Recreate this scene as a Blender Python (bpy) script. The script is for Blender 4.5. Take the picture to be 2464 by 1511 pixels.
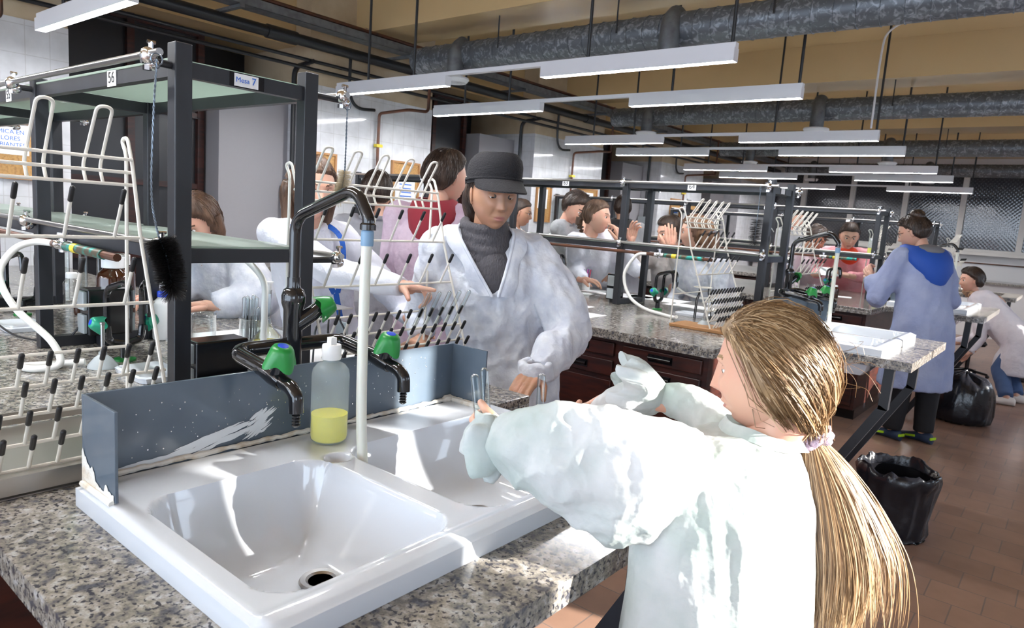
import bpy, math, random
import numpy as np
from mathutils import Vector, Matrix, noise
random.seed(7)
PI = math.pi
V = Vector
scn = bpy.context.scene
for o in list(bpy.data.objects): bpy.data.objects.remove(o)

# ---------------------------------------------------------------- camera
YAW, PIT, ROL, FPX, CAMZ = 0.68088, 0.14170, -0.07159, 1666.6, 1.52
_f = V((-math.sin(YAW)*math.cos(PIT), math.cos(YAW)*math.cos(PIT), -math.sin(PIT)))
_r = V((math.cos(YAW), math.sin(YAW), 0)); _d = _f.cross(_r)
_r2 = math.cos(ROL)*_r + math.sin(ROL)*_d
_d2 = -math.sin(ROL)*_r + math.cos(ROL)*_d
cam_data = bpy.data.cameras.new('camera'); cam = bpy.data.objects.new('camera', cam_data)
scn.collection.objects.link(cam)
mw = Matrix.Identity(4)
for i in range(3):
    mw[i][0] = _r2[i]; mw[i][1] = -_d2[i]; mw[i][2] = -_f[i]
mw[2][3] = CAMZ
cam.matrix_world = mw
cam_data.sensor_width = 36; cam_data.lens = FPX/2464*36
cam_data.clip_start = 0.05; cam_data.clip_end = 200
cam_data.dof.use_dof = True; cam_data.dof.focus_distance = 2.0; cam_data.dof.aperture_fstop = 8.0
scn.camera = cam

# ---------------------------------------------------------------- world, sun, exposure
scn.view_settings.view_transform = 'Standard'; scn.view_settings.look = 'None'
scn.view_settings.gamma = 1; scn.view_settings.use_curve_mapping = False
scn.view_settings.exposure = 1.48
world = bpy.data.worlds.new('world'); scn.world = world; world.use_nodes = True
bg = world.node_tree.nodes['Background']
bg.inputs[0].default_value = (0.70, 0.83, 1.0, 1); bg.inputs[1].default_value = 2.2
sun_d = bpy.data.lights.new('sun', 'SUN'); sun_d.energy = 7.5; sun_d.angle = math.radians(0.6)
sun_d.color = (1.0, 0.95, 0.87)
sun = bpy.data.objects.new('sun', sun_d); scn.collection.objects.link(sun)
sun_to = V((1.0, 0.33, 0.37)).normalized()
sun.rotation_euler = sun_to.to_track_quat('Z', 'Y').to_euler()
sun.location = (6, 3, 5)

# ---------------------------------------------------------------- materials
def nt(m): return m.node_tree.nodes, m.node_tree.links
def pm(name, col, rough=0.5, metal=0.0, var=None, bump=None, **kw):
    m = bpy.data.materials.new(name); m.use_nodes = True
    N, L = nt(m); p = N['Principled BSDF']
    p.inputs['Base Color'].default_value = (*col, 1)
    p.inputs['Roughness'].default_value = rough; p.inputs['Metallic'].default_value = metal
    for k, v in kw.items():
        k2 = {'trans': 'Transmission Weight', 'ior': 'IOR', 'spec': 'Specular IOR Level', 'coat': 'Coat Weight',
              'sss': 'Subsurface Weight', 'alpha': 'Alpha', 'sheen': 'Sheen Weight', 'aniso': 'Anisotropic'}[k]
        p.inputs[k2].default_value = v
        if k == 'sss': p.inputs['Subsurface Radius'].default_value = (0.8, 0.35, 0.2); p.inputs['Subsurface Scale'].default_value = 0.012
    tc = None
    if var or bump:
        tc = N.new('ShaderNodeTexCoord')
    if var:                       # (scale, colour2, low, high[, stretch])
        nz = N.new('ShaderNodeTexNoise'); nz.inputs['Scale'].default_value = var[0]; nz.inputs['Detail'].default_value = 5
        mp = N.new('ShaderNodeMapping'); L.new(tc.outputs['Object'], mp.inputs[0]); L.new(mp.outputs[0], nz.inputs['Vector'])
        if len(var) > 4: mp.inputs['Scale'].default_value = var[4]
        rp = N.new('ShaderNodeValToRGB'); rp.color_ramp.elements[0].position = var[2]; rp.color_ramp.elements[1].position = var[3]
        rp.color_ramp.elements[0].color = (*col, 1); rp.color_ramp.elements[1].color = (*var[1], 1)
        L.new(nz.outputs[0], rp.inputs[0]); L.new(rp.outputs[0], p.inputs['Base Color'])
    if bump:                      # (scale, strength[, stretch])
        nb = N.new('ShaderNodeTexNoise'); nb.inputs['Scale'].default_value = bump[0]; nb.inputs['Detail'].default_value = 4
        mp = N.new('ShaderNodeMapping'); L.new(tc.outputs['Object'], mp.inputs[0]); L.new(mp.outputs[0], nb.inputs['Vector'])
        if len(bump) > 2: mp.inputs['Scale'].default_value = bump[2]
        bp = N.new('ShaderNodeBump'); bp.inputs['Strength'].default_value = bump[1]; bp.inputs['Distance'].default_value = 0.01
        L.new(nb.outputs[0], bp.inputs['Height']); L.new(bp.outputs[0], p.inputs['Normal'])
    return m
def emis(name, col, s):
    m = bpy.data.materials.new(name); m.use_nodes = True; N, L = nt(m); p = N['Principled BSDF']
    p.inputs['Base Color'].default_value = (*col, 1)
    p.inputs['Emission Color'].default_value = (*col, 1); p.inputs['Emission Strength'].default_value = s
    return m
def glassy(name, tint=(1, 1, 1), refl=0.5, body=0.0, bcol=(1, 1, 1)):
    m = bpy.data.materials.new(name); m.use_nodes = True; N, L = nt(m); N.remove(N['Principled BSDF'])
    out = N['Material Output']; t = N.new('ShaderNodeBsdfTransparent'); t.inputs[0].default_value = (*tint, 1)
    g = N.new('ShaderNodeBsdfGlossy'); g.inputs['Roughness'].default_value = 0.03
    lw = N.new('ShaderNodeLayerWeight'); lw.inputs[0].default_value = refl
    mx = N.new('ShaderNodeMixShader'); L.new(lw.outputs['Facing'], mx.inputs[0])
    rp = N.new('ShaderNodeMath'); rp.operation = 'POWER'; rp.inputs[1].default_value = 1.6
    L.new(lw.outputs['Facing'], rp.inputs[0]); L.new(rp.outputs[0], mx.inputs[0])
    L.new(t.outputs[0], mx.inputs[1]); L.new(g.outputs[0], mx.inputs[2])
    last = mx
    if body > 0:
        d = N.new('ShaderNodeBsdfDiffuse'); d.inputs[0].default_value = (*bcol, 1)
        tr = N.new('ShaderNodeBsdfTranslucent'); tr.inputs[0].default_value = (*bcol, 1)
        ad = N.new('ShaderNodeMixShader'); ad.inputs[0].default_value = 0.5
        L.new(d.outputs[0], ad.inputs[1]); L.new(tr.outputs[0], ad.inputs[2])
        m2 = N.new('ShaderNodeMixShader'); m2.inputs[0].default_value = body
        L.new(mx.outputs[0], m2.inputs[1]); L.new(ad.outputs[0], m2.inputs[2]); last = m2
    L.new(last.outputs[0], out.inputs[0]); return m

def granite():
    m = bpy.data.materials.new('granite'); m.use_nodes = True; N, L = nt(m); p = N['Principled BSDF']
    tc = N.new('ShaderNodeTexCoord')
    def nz(s, d, off):
        mp = N.new('ShaderNodeMapping'); mp.inputs['Location'].default_value = off; L.new(tc.outputs['Object'], mp.inputs[0])
        n = N.new('ShaderNodeTexNoise'); n.inputs['Scale'].default_value = s; n.inputs['Detail'].default_value = d
        L.new(mp.outputs[0], n.inputs['Vector']); return n
    def ramp(n, stops):
        r = N.new('ShaderNodeValToRGB'); e = r.color_ramp.elements
        e[0].position, e[0].color = stops[0][0], (*stops[0][1], 1); e[1].position, e[1].color = stops[-1][0], (*stops[-1][1], 1)
        for s, c in stops[1:-1]:
            q = e.new(s); q.color = (*c, 1)
        L.new(n.outputs[0], r.inputs[0]); return r
    base = ramp(nz(46, 3, (0, 0, 0)), [(0.34, (0.10, 0.10, 0.115)), (0.46, (0.26, 0.235, 0.20)), (0.56, (0.36, 0.33, 0.29)), (0.70, (0.50, 0.49, 0.48))])
    dk = ramp(nz(120, 2, (3, 5, 1)), [(0.38, (1, 1, 1)), (0.445, (0, 0, 0))])
    fine = ramp(nz(260, 2, (7, 2, 9)), [(0.36, (0.55, 0.55, 0.56)), (0.6, (1, 1, 1))])
    mul = N.new('ShaderNodeMix'); mul.data_type = 'RGBA'; mul.blend_type = 'MULTIPLY'; mul.inputs[0].default_value = 0.6
    L.new(base.outputs[0], mul.inputs[6]); L.new(fine.outputs[0], mul.inputs[7])
    mx = N.new('ShaderNodeMix'); mx.data_type = 'RGBA'; L.new(dk.outputs[0], mx.inputs[0])
    L.new(mul.outputs[2], mx.inputs[6]); mx.inputs[7].default_value = (0.045, 0.045, 0.055, 1)
    L.new(mx.outputs[2], p.inputs['Base Color']); p.inputs['Roughness'].default_value = 0.16
    return m
def brick(name, c1, c2, mortar, w, h, ms, off=0.5, rough=0.35, plane='XY', bumpy=0.3, origin=(0, 0, 0)):
    m = bpy.data.materials.new(name); m.use_nodes = True; N, L = nt(m); p = N['Principled BSDF']
    tc = N.new('ShaderNodeTexCoord'); mp = N.new('ShaderNodeMapping'); mp.inputs['Location'].default_value = origin
    sep = N.new('ShaderNodeSeparateXYZ'); cmb = N.new('ShaderNodeCombineXYZ')
    L.new(tc.outputs['Object'], sep.inputs[0])
    ax = {'XY': (0, 1), 'YZ': (1, 2), 'XZ': (0, 2)}[plane]
    L.new(sep.outputs[ax[0]], cmb.inputs[0]); L.new(sep.outputs[ax[1]], cmb.inputs[1]); L.new(cmb.outputs[0], mp.inputs[0])
    b = N.new('ShaderNodeTexBrick'); L.new(mp.outputs[0], b.inputs['Vector'])
    b.inputs['Scale'].default_value = 1; b.inputs['Brick Width'].default_value = w; b.inputs['Row Height'].default_value = h
    b.inputs['Mortar Size'].default_value = ms; b.inputs['Mortar Smooth'].default_value = 0.1; b.offset = off
    b.inputs['Color1'].default_value = (*c1, 1); b.inputs['Color2'].default_value = (*c2, 1); b.inputs['Mortar'].default_value = (*mortar, 1)
    nz = N.new('ShaderNodeTexNoise'); nz.inputs['Scale'].default_value = 9; nz.inputs['Detail'].default_value = 5; L.new(tc.outputs['Object'], nz.inputs['Vector'])
    mul = N.new('ShaderNodeMix'); mul.data_type = 'RGBA'; mul.blend_type = 'MULTIPLY'; mul.inputs[0].default_value = 0.35
    L.new(b.outputs[0], mul.inputs[6]); L.new(nz.outputs[0], mul.inputs[7])
    L.new(mul.outputs[2], p.inputs['Base Color']); p.inputs['Roughness'].default_value = rough
    bp = N.new('ShaderNodeBump'); bp.inputs['Strength'].default_value = bumpy; bp.inputs['Distance'].default_value = 0.003
    iv = N.new('ShaderNodeMath'); iv.operation = 'SUBTRACT'; iv.inputs[0].default_value = 1; L.new(b.outputs['Fac'], iv.inputs[1])
    L.new(iv.outputs[0], bp.inputs['Height']); L.new(bp.outputs[0], p.inputs['Normal'])
    return m
def cloth_mat(name, col, col2=None, trans=0.3, scale=14):
    """thin non-woven fabric: diffuse with some translucency and a mottled weave"""
    m = bpy.data.materials.new(name); m.use_nodes = True; N, L = nt(m); N.remove(N['Principled BSDF']); out = N['Material Output']
    col2 = col2 or tuple(c*0.86 for c in col)
    tc = N.new('ShaderNodeTexCoord'); nz = N.new('ShaderNodeTexNoise'); nz.inputs['Scale'].default_value = scale; nz.inputs['Detail'].default_value = 6
    L.new(tc.outputs['Object'], nz.inputs['Vector'])
    rp = N.new('ShaderNodeValToRGB'); e = rp.color_ramp.elements; e[0].position = 0.35; e[1].position = 0.65
    e[0].color = (*col2, 1); e[1].color = (*col, 1); L.new(nz.outputs[0], rp.inputs[0])
    n2 = N.new('ShaderNodeTexNoise'); n2.inputs['Scale'].default_value = 260; n2.inputs['Detail'].default_value = 2; L.new(tc.outputs['Object'], n2.inputs['Vector'])
    n3 = N.new('ShaderNodeTexNoise'); n3.inputs['Scale'].default_value = 16; n3.inputs['Detail'].default_value = 3; L.new(tc.outputs['Object'], n3.inputs['Vector'])
    b1 = N.new('ShaderNodeBump'); b1.inputs['Strength'].default_value = 0.15; b1.inputs['Distance'].default_value = 0.002; L.new(n2.outputs[0], b1.inputs['Height'])
    b2 = N.new('ShaderNodeBump'); b2.inputs['Strength'].default_value = 0.6; b2.inputs['Distance'].default_value = 0.02
    L.new(n3.outputs[0], b2.inputs['Height']); L.new(b1.outputs[0], b2.inputs['Normal'])
    d = N.new('ShaderNodeBsdfDiffuse'); t = N.new('ShaderNodeBsdfTranslucent'); mx = N.new('ShaderNodeMixShader'); mx.inputs[0].default_value = trans
    for q in (d, t): L.new(rp.outputs[0], q.inputs[0]); L.new(b2.outputs[0], q.inputs['Normal'])
    L.new(d.outputs[0], mx.inputs[1]); L.new(t.outputs[0], mx.inputs[2]); L.new(mx.outputs[0], out.inputs[0])
    return m

M_GRAN = granite()
ZF = -0.18
M_FLOOR = brick('terracotta_tile', (0.37, 0.22, 0.155), (0.30, 0.18, 0.13), (0.20, 0.15, 0.13), 0.236, 0.2215, 0.0035, 0.5, 0.30, origin=(0.131, -0.0445, 0))
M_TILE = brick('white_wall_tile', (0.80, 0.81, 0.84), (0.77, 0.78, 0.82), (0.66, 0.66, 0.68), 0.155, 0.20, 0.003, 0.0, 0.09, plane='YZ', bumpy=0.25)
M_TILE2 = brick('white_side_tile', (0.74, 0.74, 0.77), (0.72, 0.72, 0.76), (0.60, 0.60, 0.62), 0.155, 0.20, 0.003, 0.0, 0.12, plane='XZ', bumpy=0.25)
M_CREAM = pm('cream_gloss_paint', (0.66, 0.48, 0.26), 0.20, var=(0.6, (0.58, 0.42, 0.22), 0.3, 0.7))
M_PLAST = pm('old_plaster', (0.58, 0.47, 0.33), 0.75, var=(3, (0.44, 0.33, 0.21), 0.4, 0.7))
M_CER = pm('white_ceramic', (0.66, 0.70, 0.76), 0.09, coat=0.6)
M_PVC = pm('grey_pvc_sheet', (0.085, 0.115, 0.155), 0.13, var=(5, (0.115, 0.145, 0.18), 0.35, 0.7))
M_SIL = pm('dried_silicone', (0.75, 0.73, 0.68), 0.55, var=(20, (0.45, 0.32, 0.18), 0.5, 0.75), bump=(60, 0.5))
M_PAINTW = pm('smeared_white_paint', (0.72, 0.76, 0.8), 0.6)
M_BLK = pm('black_enamel', (0.010, 0.010, 0.012), 0.13, coat=0.5)
M_STEELB = pm('black_painted_steel', (0.014, 0.015, 0.019), 0.36, var=(9, (0.028, 0.031, 0.040), 0.5, 0.8, (1, 1, .3)))
M_CHROME = pm('chrome', (0.75, 0.75, 0.77), 0.12, 1.0)
M_STEEL = pm('brushed_stainless_steel', (0.55, 0.52, 0.48), 0.30, 1.0, bump=(90, 0.05, (1, 12, 1)))
M_ROD = pm('dull_metal_rod', (0.42, 0.41, 0.40), 0.28, 1.0)
M_GREEN = pm('green_plastic', (0.015, 0.24, 0.045), 0.32, sss=0.0)
M_TEAL = pm('teal_plastic', (0.02, 0.33, 0.20), 0.35)
M_BLUE = pm('blue_plastic', (0.01, 0.06, 0.62), 0.3)
M_BLUEC = pm('blue_hose_collar', (0.20, 0.34, 0.50), 0.4)
M_WIRE = pm('cream_plastic_coated_wire', (0.76, 0.73, 0.66), 0.35)
M_TIP = pm('black_rubber', (0.008, 0.008, 0.010), 0.45)
M_HOSE = pm('milky_silicone_hose', (0.68, 0.69, 0.62), 0.3, sss=0.2)
M_WHOSE = pm('white_rubber_hose', (0.74, 0.74, 0.71), 0.4)
M_GLASS = glassy('clear_glass', (0.96, 0.98, 0.98), 0.45)
M_SHELF = glassy('ribbed_green_glass', (0.62, 0.74, 0.68), 0.35, 0.66, (0.50, 0.57, 0.52))
M_BOTTLE = pm('translucent_bottle_plastic', (0.66, 0.76, 0.78), 0.25, alpha=0.26)
M_SOAP = pm('yellow_soap', (0.82, 0.74, 0.0), 0.3)
M_WPLAST = pm('white_plastic', (0.80, 0.80, 0.80), 0.35)
M_GPLAST = pm('grey_plastic', (0.38, 0.42, 0.44), 0.4)
M_BPLAST = pm('glossy_black_plastic', (0.008, 0.008, 0.010), 0.12)
M_AMBER = pm('amber_glass', (0.045, 0.012, 0.004), 0.08, coat=0.6)
M_YLIQ = pm('pale_yellow_liquid', (0.72, 0.60, 0.16), 0.15, alpha=0.75)
M_MAHO = pm('dark_mahogany', (0.055, 0.012, 0.007), 0.35, var=(6, (0.020, 0.006, 0.005), 0.4, 0.65, (1, 1, 6)))
M_WOODO = pm('orange_wood', (0.42, 0.21, 0.08), 0.45)
M_CORK = pm('cork', (0.50, 0.29, 0.11), 0.8, var=(60, (0.36, 0.19, 0.07), 0.45, 0.65))
M_PAPER = pm('white_paper', (0.82, 0.83, 0.85), 0.7)
M_BLUETXT = pm('blue_ink', (0.03, 0.16, 0.62), 0.6)
M_BLKTXT = pm('black_ink', (0.01, 0.01, 0.01), 0.6)
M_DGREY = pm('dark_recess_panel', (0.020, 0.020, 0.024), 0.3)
M_GALV = None
def galv():
    m = bpy.data.materials.new('galvanised_duct'); m.use_nodes = True; N, L = nt(m); p = N['Principled BSDF']
    tc = N.new('ShaderNodeTexCoord'); v = N.new('ShaderNodeTexNoise'); v.inputs['Scale'].default_value = 22; v.inputs['Detail'].default_value = 4
    v.inputs['Distortion'].default_value = 1.2
    L.new(tc.outputs['Object'], v.inputs['Vector'])
    r = N.new('ShaderNodeValToRGB'); e = r.color_ramp.elements; e[0].position = .50; e[1].position = .66
    e[0].color = (0.11, 0.12, 0.135, 1); e[1].color = (0.28, 0.30, 0.33, 1); L.new(v.outputs[0], r.inputs[0])
    L.new(r.outputs[0], p.inputs['Base Color']); p.inputs['Metallic'].default_value = 0.35; p.inputs['Roughness'].default_value = 0.42
    return m
M_GALV = galv()
M_TRAY = pm('zinc_cable_tray', (0.16, 0.17, 0.18), 0.5, 0.4, var=(14, (0.10, 0.10, 0.11), 0.4, 0.7))
M_COPPER = pm('old_copper_pipe', (0.16, 0.065, 0.038), 0.42, 0.6, var=(9, (0.08, 0.05, 0.04), 0.4, 0.7))
M_VERDI = pm('verdigris_brass', (0.10, 0.08, 0.05), 0.4, 0.5, var=(30, (0.02, 0.28, 0.24), 0.45, 0.6))
M_YTAPE = pm('yellow_tape', (0.75, 0.60, 0.05), 0.4)
M_BPIPE = pm('black_pipe', (0.012, 0.013, 0.016), 0.4)
M_LAMP = pm('white_lamp_housing', (0.72, 0.72, 0.76), 0.35)
M_LIT = emis('lit_diffuser', (0.97, 0.98, 1.0), 44.0)
M_BRIST = pm('black_bristles', (0.010, 0.008, 0.008), 0.5)
M_BRISTW = pm('natural_bristles', (0.62, 0.52, 0.36), 0.6)
M_TWIST = pm('twisted_wire', (0.18, 0.22, 0.27), 0.35, 0.7)
M_GREYW = pm('grey_wall_paint', (0.33, 0.32, 0.34), 0.5)
M_BAG = pm('black_bin_bag', (0.010, 0.011, 0.016), 0.22, bump=(9, 0.9))
M_WFRAME = pm('white_window_frame', (0.66, 0.63, 0.60), 0.4)
M_WHITE = pm('white_wall_paint', (0.72, 0.70, 0.70), 0.45)

# ---------------------------------------------------------------- geometry helpers
class B:
    def __init__(s): s.v = []; s.f = []; s.m = []
    def add(s, vs, fs, mi=0):
        o = len(s.v); s.v.extend([tuple(q) for q in vs]); s.f.extend([tuple(i+o for i in q) for q in fs]); s.m.extend([mi]*len(fs)); return s
    def xf(s, mat):
        s.v = [tuple(mat @ V(q)) for q in s.v]; return s
    def join(s, o): return s.add(o.v, o.f) if not o.m else s._j(o)
    def _j(s, o):
        n = len(s.v); s.v.extend(o.v); s.f.extend([tuple(i+n for i in q) for q in o.f]); s.m.extend(o.m); return s
    def box(s, x0, x1, y0, y1, z0, z1, mi=0):
        return s.add([(x0, y0, z0), (x1, y0, z0), (x1, y1, z0), (x0, y1, z0), (x0, y0, z1), (x1, y0, z1), (x1, y1, z1), (x0, y1, z1)],
                     [(0, 3, 2, 1), (4, 5, 6, 7), (0, 1, 5, 4), (1, 2, 6, 5), (2, 3, 7, 6), (3, 0, 4, 7)], mi)
    def bar(s, p, q, w, h=None, mi=0, up=(0, 0, 1)):
        """rectangular bar from p to q"""
        h = h or w; p = V(p); q = V(q); d = (q-p).normalized(); u = V(up)
        if abs(d.dot(u)) > .95: u = V((1, 0, 0))
        a = d.cross(u).normalized()*w/2; b = a.cross(d).normalized()*h/2
        vs = [p-a-b, p+a-b, p+a+b, p-a+b, q-a-b, q+a-b, q+a+b, q-a+b]
        return s.add(vs, [(0, 3, 2, 1), (4, 5, 6, 7), (0, 1, 5, 4), (1, 2, 6, 5), (2, 3, 7, 6), (3, 0, 4, 7)], mi)
    def tube(s, pts, r, n=10, mi=0, cap=True, round_=False):
        P = [V(p) for p in pts]; R = list(r) if hasattr(r, '__len__') else [r]*len(P)
        if round_:
            k = 4; a = [(P[0]+(P[0]-P[1]).normalized()*R[0]*math.sin(t*PI/2/k), R[0]*math.cos(t*PI/2/k)) for t in range(k, 0, -1)]
            b = [(P[-1]+(P[-1]-P[-2]).normalized()*R[-1]*math.sin(t*PI/2/k), R[-1]*math.cos(t*PI/2/k)) for t in range(1, k+1)]
            P = [q[0] for q in a]+P+[q[0] for q in b]; R = [max(q[1], R[0]*.02) for q in a]+R+[max(q[1], R[-1]*.02) for q in b]
        T = []
        for i in range(len(P)):
            d = (P[min(i+1, len(P)-1)]-P[max(i-1, 0)])
            T.append(d.normalized() if d.length > 1e-9 else (T[-1] if T else V((0, 0, 1))))
        u = V((0, 0, 1)) if abs(T[0].z) < .9 else V((1, 0, 0))
        a = T[0].cross(u).normalized(); vs = []
        for i in range(len(P)):
            a = (a-T[i]*a.dot(T[i])); a = a.normalized() if a.length > 1e-6 else T[i].orthogonal().normalized()
            b = T[i].cross(a)
            for j in range(n):
                t = 2*PI*j/n; vs.append(P[i]+(a*math.cos(t)+b*math.sin(t))*R[i])
        fs = [(i*n+j, i*n+(j+1) % n, (i+1)*n+(j+1) % n, (i+1)*n+j) for i in range(len(P)-1) for j in range(n)]
        if cap: fs += [tuple(range(n-1, -1, -1)), tuple((len(P)-1)*n+j for j in range(n))]
        return s.add(vs, fs, mi)
    def lathe(s, prof, c=(0, 0, 0), n=24, mi=0, mat=None):
        """profile [(r, z)] turned about z through c (or through mat)"""
        vs = []
        for r, z in prof:
            for j in range(n):
                t = 2*PI*j/n; q = V((r*math.cos(t), r*math.sin(t), z))
                vs.append(mat @ q if mat else q+V(c))
        fs = [(i*n+j, i*n+(j+1) % n, (i+1)*n+(j+1) % n, (i+1)*n+j) for i in range(len(prof)-1) for j in range(n)]
        if prof[0][0] > 1e-5: fs.append(tuple(range(n-1, -1, -1)))
        if prof[-1][0] > 1e-5: fs.append(tuple((len(prof)-1)*n+j for j in range(n)))
        return s.add(vs, fs, mi)
    def ell(s, c, r, nu=16, nv=10, mi=0, rot=None):
        r = r if hasattr(r, '__len__') else (r, r, r); c = V(c); vs = []
        for i in range(nv+1):
            ph = PI*i/nv
            for j in range(nu):
                t = 2*PI*j/nu; q = V((r[0]*math.sin(ph)*math.cos(t), r[1]*math.sin(ph)*math.sin(t), r[2]*math.cos(ph)))
                vs.append(c+(rot @ q if rot else q))
        fs = [(i*nu+j, (i+1)*nu+j, (i+1)*nu+(j+1) % nu, i*nu+(j+1) % nu) for i in range(nv) for j in range(nu)]
        return s.add(vs, fs, mi)
    def loft(s, rings, mi=0, cap=True, closed=True):
        n = len(rings[0]); vs = [p for r in rings for p in r]
        m = n if closed else n-1
        fs = [(i*n+j, i*n+(j+1) % n, (i+1)*n+(j+1) % n, (i+1)*n+j) for i in range(len(rings)-1) for j in range(m)]
        if cap: fs += [tuple(range(n-1, -1, -1)), tuple((len(rings)-1)*n+j for j in range(n))]
        return s.add(vs, fs, mi)
def spl(pts, k=6):
    """Catmull-Rom through pts"""
    P = [V(p) for p in pts]; P = [P[0]*2-P[1]]+P+[P[-1]*2-P[-2]]; out = []
    for i in range(1, len(P)-2):
        for j in range(k):
            t = j/k; a, b, c, d = P[i-1:i+3]
            out.append(0.5*((2*b)+(c-a)*t+(2*a-5*b+4*c-d)*t*t+(3*b-a-3*c+d)*t**3))
    out.append(P[-2]); return out
def arc(pts, r, k=5):
    """polyline with rounded corners of radius r"""
    P = [V(p) for p in pts]; out = [P[0]]
    for i in range(1, len(P)-1):
        a = (P[i-1]-P[i]); b = (P[i+1]-P[i]); q = min(r, a.length*.48, b.length*.48)
        s0 = P[i]+a.normalized()*q; s1 = P[i]+b.normalized()*q
        for j in range(k+1):
            t = j/k; out.append(s0*(1-t)**2+P[i]*2*t*(1-t)+s1*t*t)
    out.append(P[-1]); return out

COL = scn.collection
def thing(name, label, cat, loc=(0, 0, 0), rotz=0.0, group=None):
    o = bpy.data.objects.new(name, None); COL.objects.link(o); o.location = loc; o.rotation_euler = (0, 0, rotz)
    o.empty_display_size = 0.05
    o['label'] = label; o['category'] = cat
    if group: o['group'] = group
    o['_o'] = [*loc, rotz]
    return o
def tag(o, label, cat, group=None):
    o['label'] = label; o['category'] = cat
    if group: o['group'] = group
    return o
def origin_of(par):
    """(x, y, z, rotz) of a part's thing"""
    if par is None: return (0, 0, 0, 0)
    return tuple(par['_o'])
def obj(name, b, mats, parent=None, smooth=35, bevel=0, loc=None):
    """link the shapes in b (world coordinates) as ONE mesh object under parent"""
    me = bpy.data.meshes.new(name); ox = origin_of(parent) if parent else (*(loc or (0, 0, 0)), 0)
    A = np.array(b.v, dtype=float)-np.array(ox[:3])
    if abs(ox[3]) > 1e-9:
        c, s = math.cos(-ox[3]), math.sin(-ox[3]); A = A @ np.array([[c, s, 0], [-s, c, 0], [0, 0, 1]])
    me.from_pydata([tuple(q) for q in A], [], b.f)
    for m in (mats if isinstance(mats, (list, tuple)) else [mats]): me.materials.append(m)
    if max(b.m, default=0) > 0: me.polygons.foreach_set('material_index', b.m)
    if smooth:
        me.polygons.foreach_set('use_smooth', [True]*len(me.polygons)); me.set_sharp_from_angle(angle=math.radians(smooth))
    me.update()
    o = bpy.data.objects.new(name, me); COL.objects.link(o)
    if parent is not None: o.parent = parent; o['_o'] = list(ox)
    elif loc: o.location = loc
    if parent is None: o['_o'] = list(ox)
    if bevel:
        md = o.modifiers.new('bevel', 'BEVEL'); md.width = bevel; md.segments = 2; md.limit_method = 'ANGLE'; md.angle_limit = math.radians(40)
    return o
def struct(name, b, mats, parent=None, **k):
    o = obj(name, b, mats, parent, **k)
    if o.parent is None: o['kind'] = 'structure'
    return o
_kids = {}
def dup(root, loc, rotz=0.0, label=None, group=None, scale=None):
    r = root.copy(); COL.objects.link(r); r.location = loc; r.rotation_euler = (0, 0, rotz)
    if scale: r.scale = scale
    if label: r['label'] = label
    if group: r['group'] = group
    for ch in list(bpy.data.objects):
        if ch.parent is root:
            c = ch.copy(); COL.objects.link(c); c.parent = r
            for g in list(bpy.data.objects):
                if g.parent is ch:
                    d = g.copy(); COL.objects.link(d); d.parent = c
    return r
def text(name, s, loc, size, m, parent, rot, ext=0.0004, align='CENTER', space=1.0):
    cu = bpy.data.curves.new(name, 'FONT'); cu.body = s; cu.size = size; cu.extrude = ext; cu.align_x = align; cu.align_y = 'CENTER'
    cu.space_line = space; cu.materials.append(m)
    t = bpy.data.objects.new('t', cu); COL.objects.link(t)
    bpy.context.view_layer.update()
    me = bpy.data.meshes.new_from_object(t.evaluated_get(bpy.context.evaluated_depsgraph_get()))
    bpy.data.objects.remove(t)
    b = B(); mt = Matrix.Translation(V(loc)) @ rot.to_4x4()
    b.add([mt @ v.co for v in me.vertices], [tuple(p.vertices) for p in me.polygons])
    bpy.data.meshes.remove(me)
    return obj(name, b, m, parent, smooth=0)
def fuse(b, voxel, it=2, fac=0.5):
    """weld overlapping shapes into one continuous skin (voxel remesh + smooth); returns (verts array, faces)"""
    me = bpy.data.meshes.new('tmp'); me.from_pydata(b.v, [], b.f); me.update()
    o = bpy.data.objects.new('tmp', me); COL.objects.link(o)
    r = o.modifiers.new('r', 'REMESH'); r.mode = 'VOXEL'; r.voxel_size = voxel
    if it: s = o.modifiers.new('s', 'SMOOTH'); s.iterations = it; s.factor = fac
    bpy.context.view_layer.update()
    e = bpy.data.meshes.new_from_object(o.evaluated_get(bpy.context.evaluated_depsgraph_get()))
    n = len(e.vertices); A = np.empty(n*3); e.vertices.foreach_get('co', A); NN = np.empty(n*3); e.vertices.foreach_get('normal', NN)
    F = [tuple(p.vertices) for p in e.polygons]
    bpy.data.objects.remove(o); bpy.data.meshes.remove(me); bpy.data.meshes.remove(e)
    return A.reshape(-1, 3), NN.reshape(-1, 3), F
RX = lambda a: Matrix.Rotation(a, 3, 'X')
RY = lambda a: Matrix.Rotation(a, 3, 'Y')
RZ = lambda a: Matrix.Rotation(a, 3, 'Z')
# ================================================================= ROOM
struct('floor', B().box(-7.4, 4.5, -7.0, 17.6, ZF-.05, ZF), M_FLOOR)
struct('ceiling', B().box(-7.4, 2.9, -7.0, 17.6, 3.62, 3.75), M_CREAM)
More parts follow.
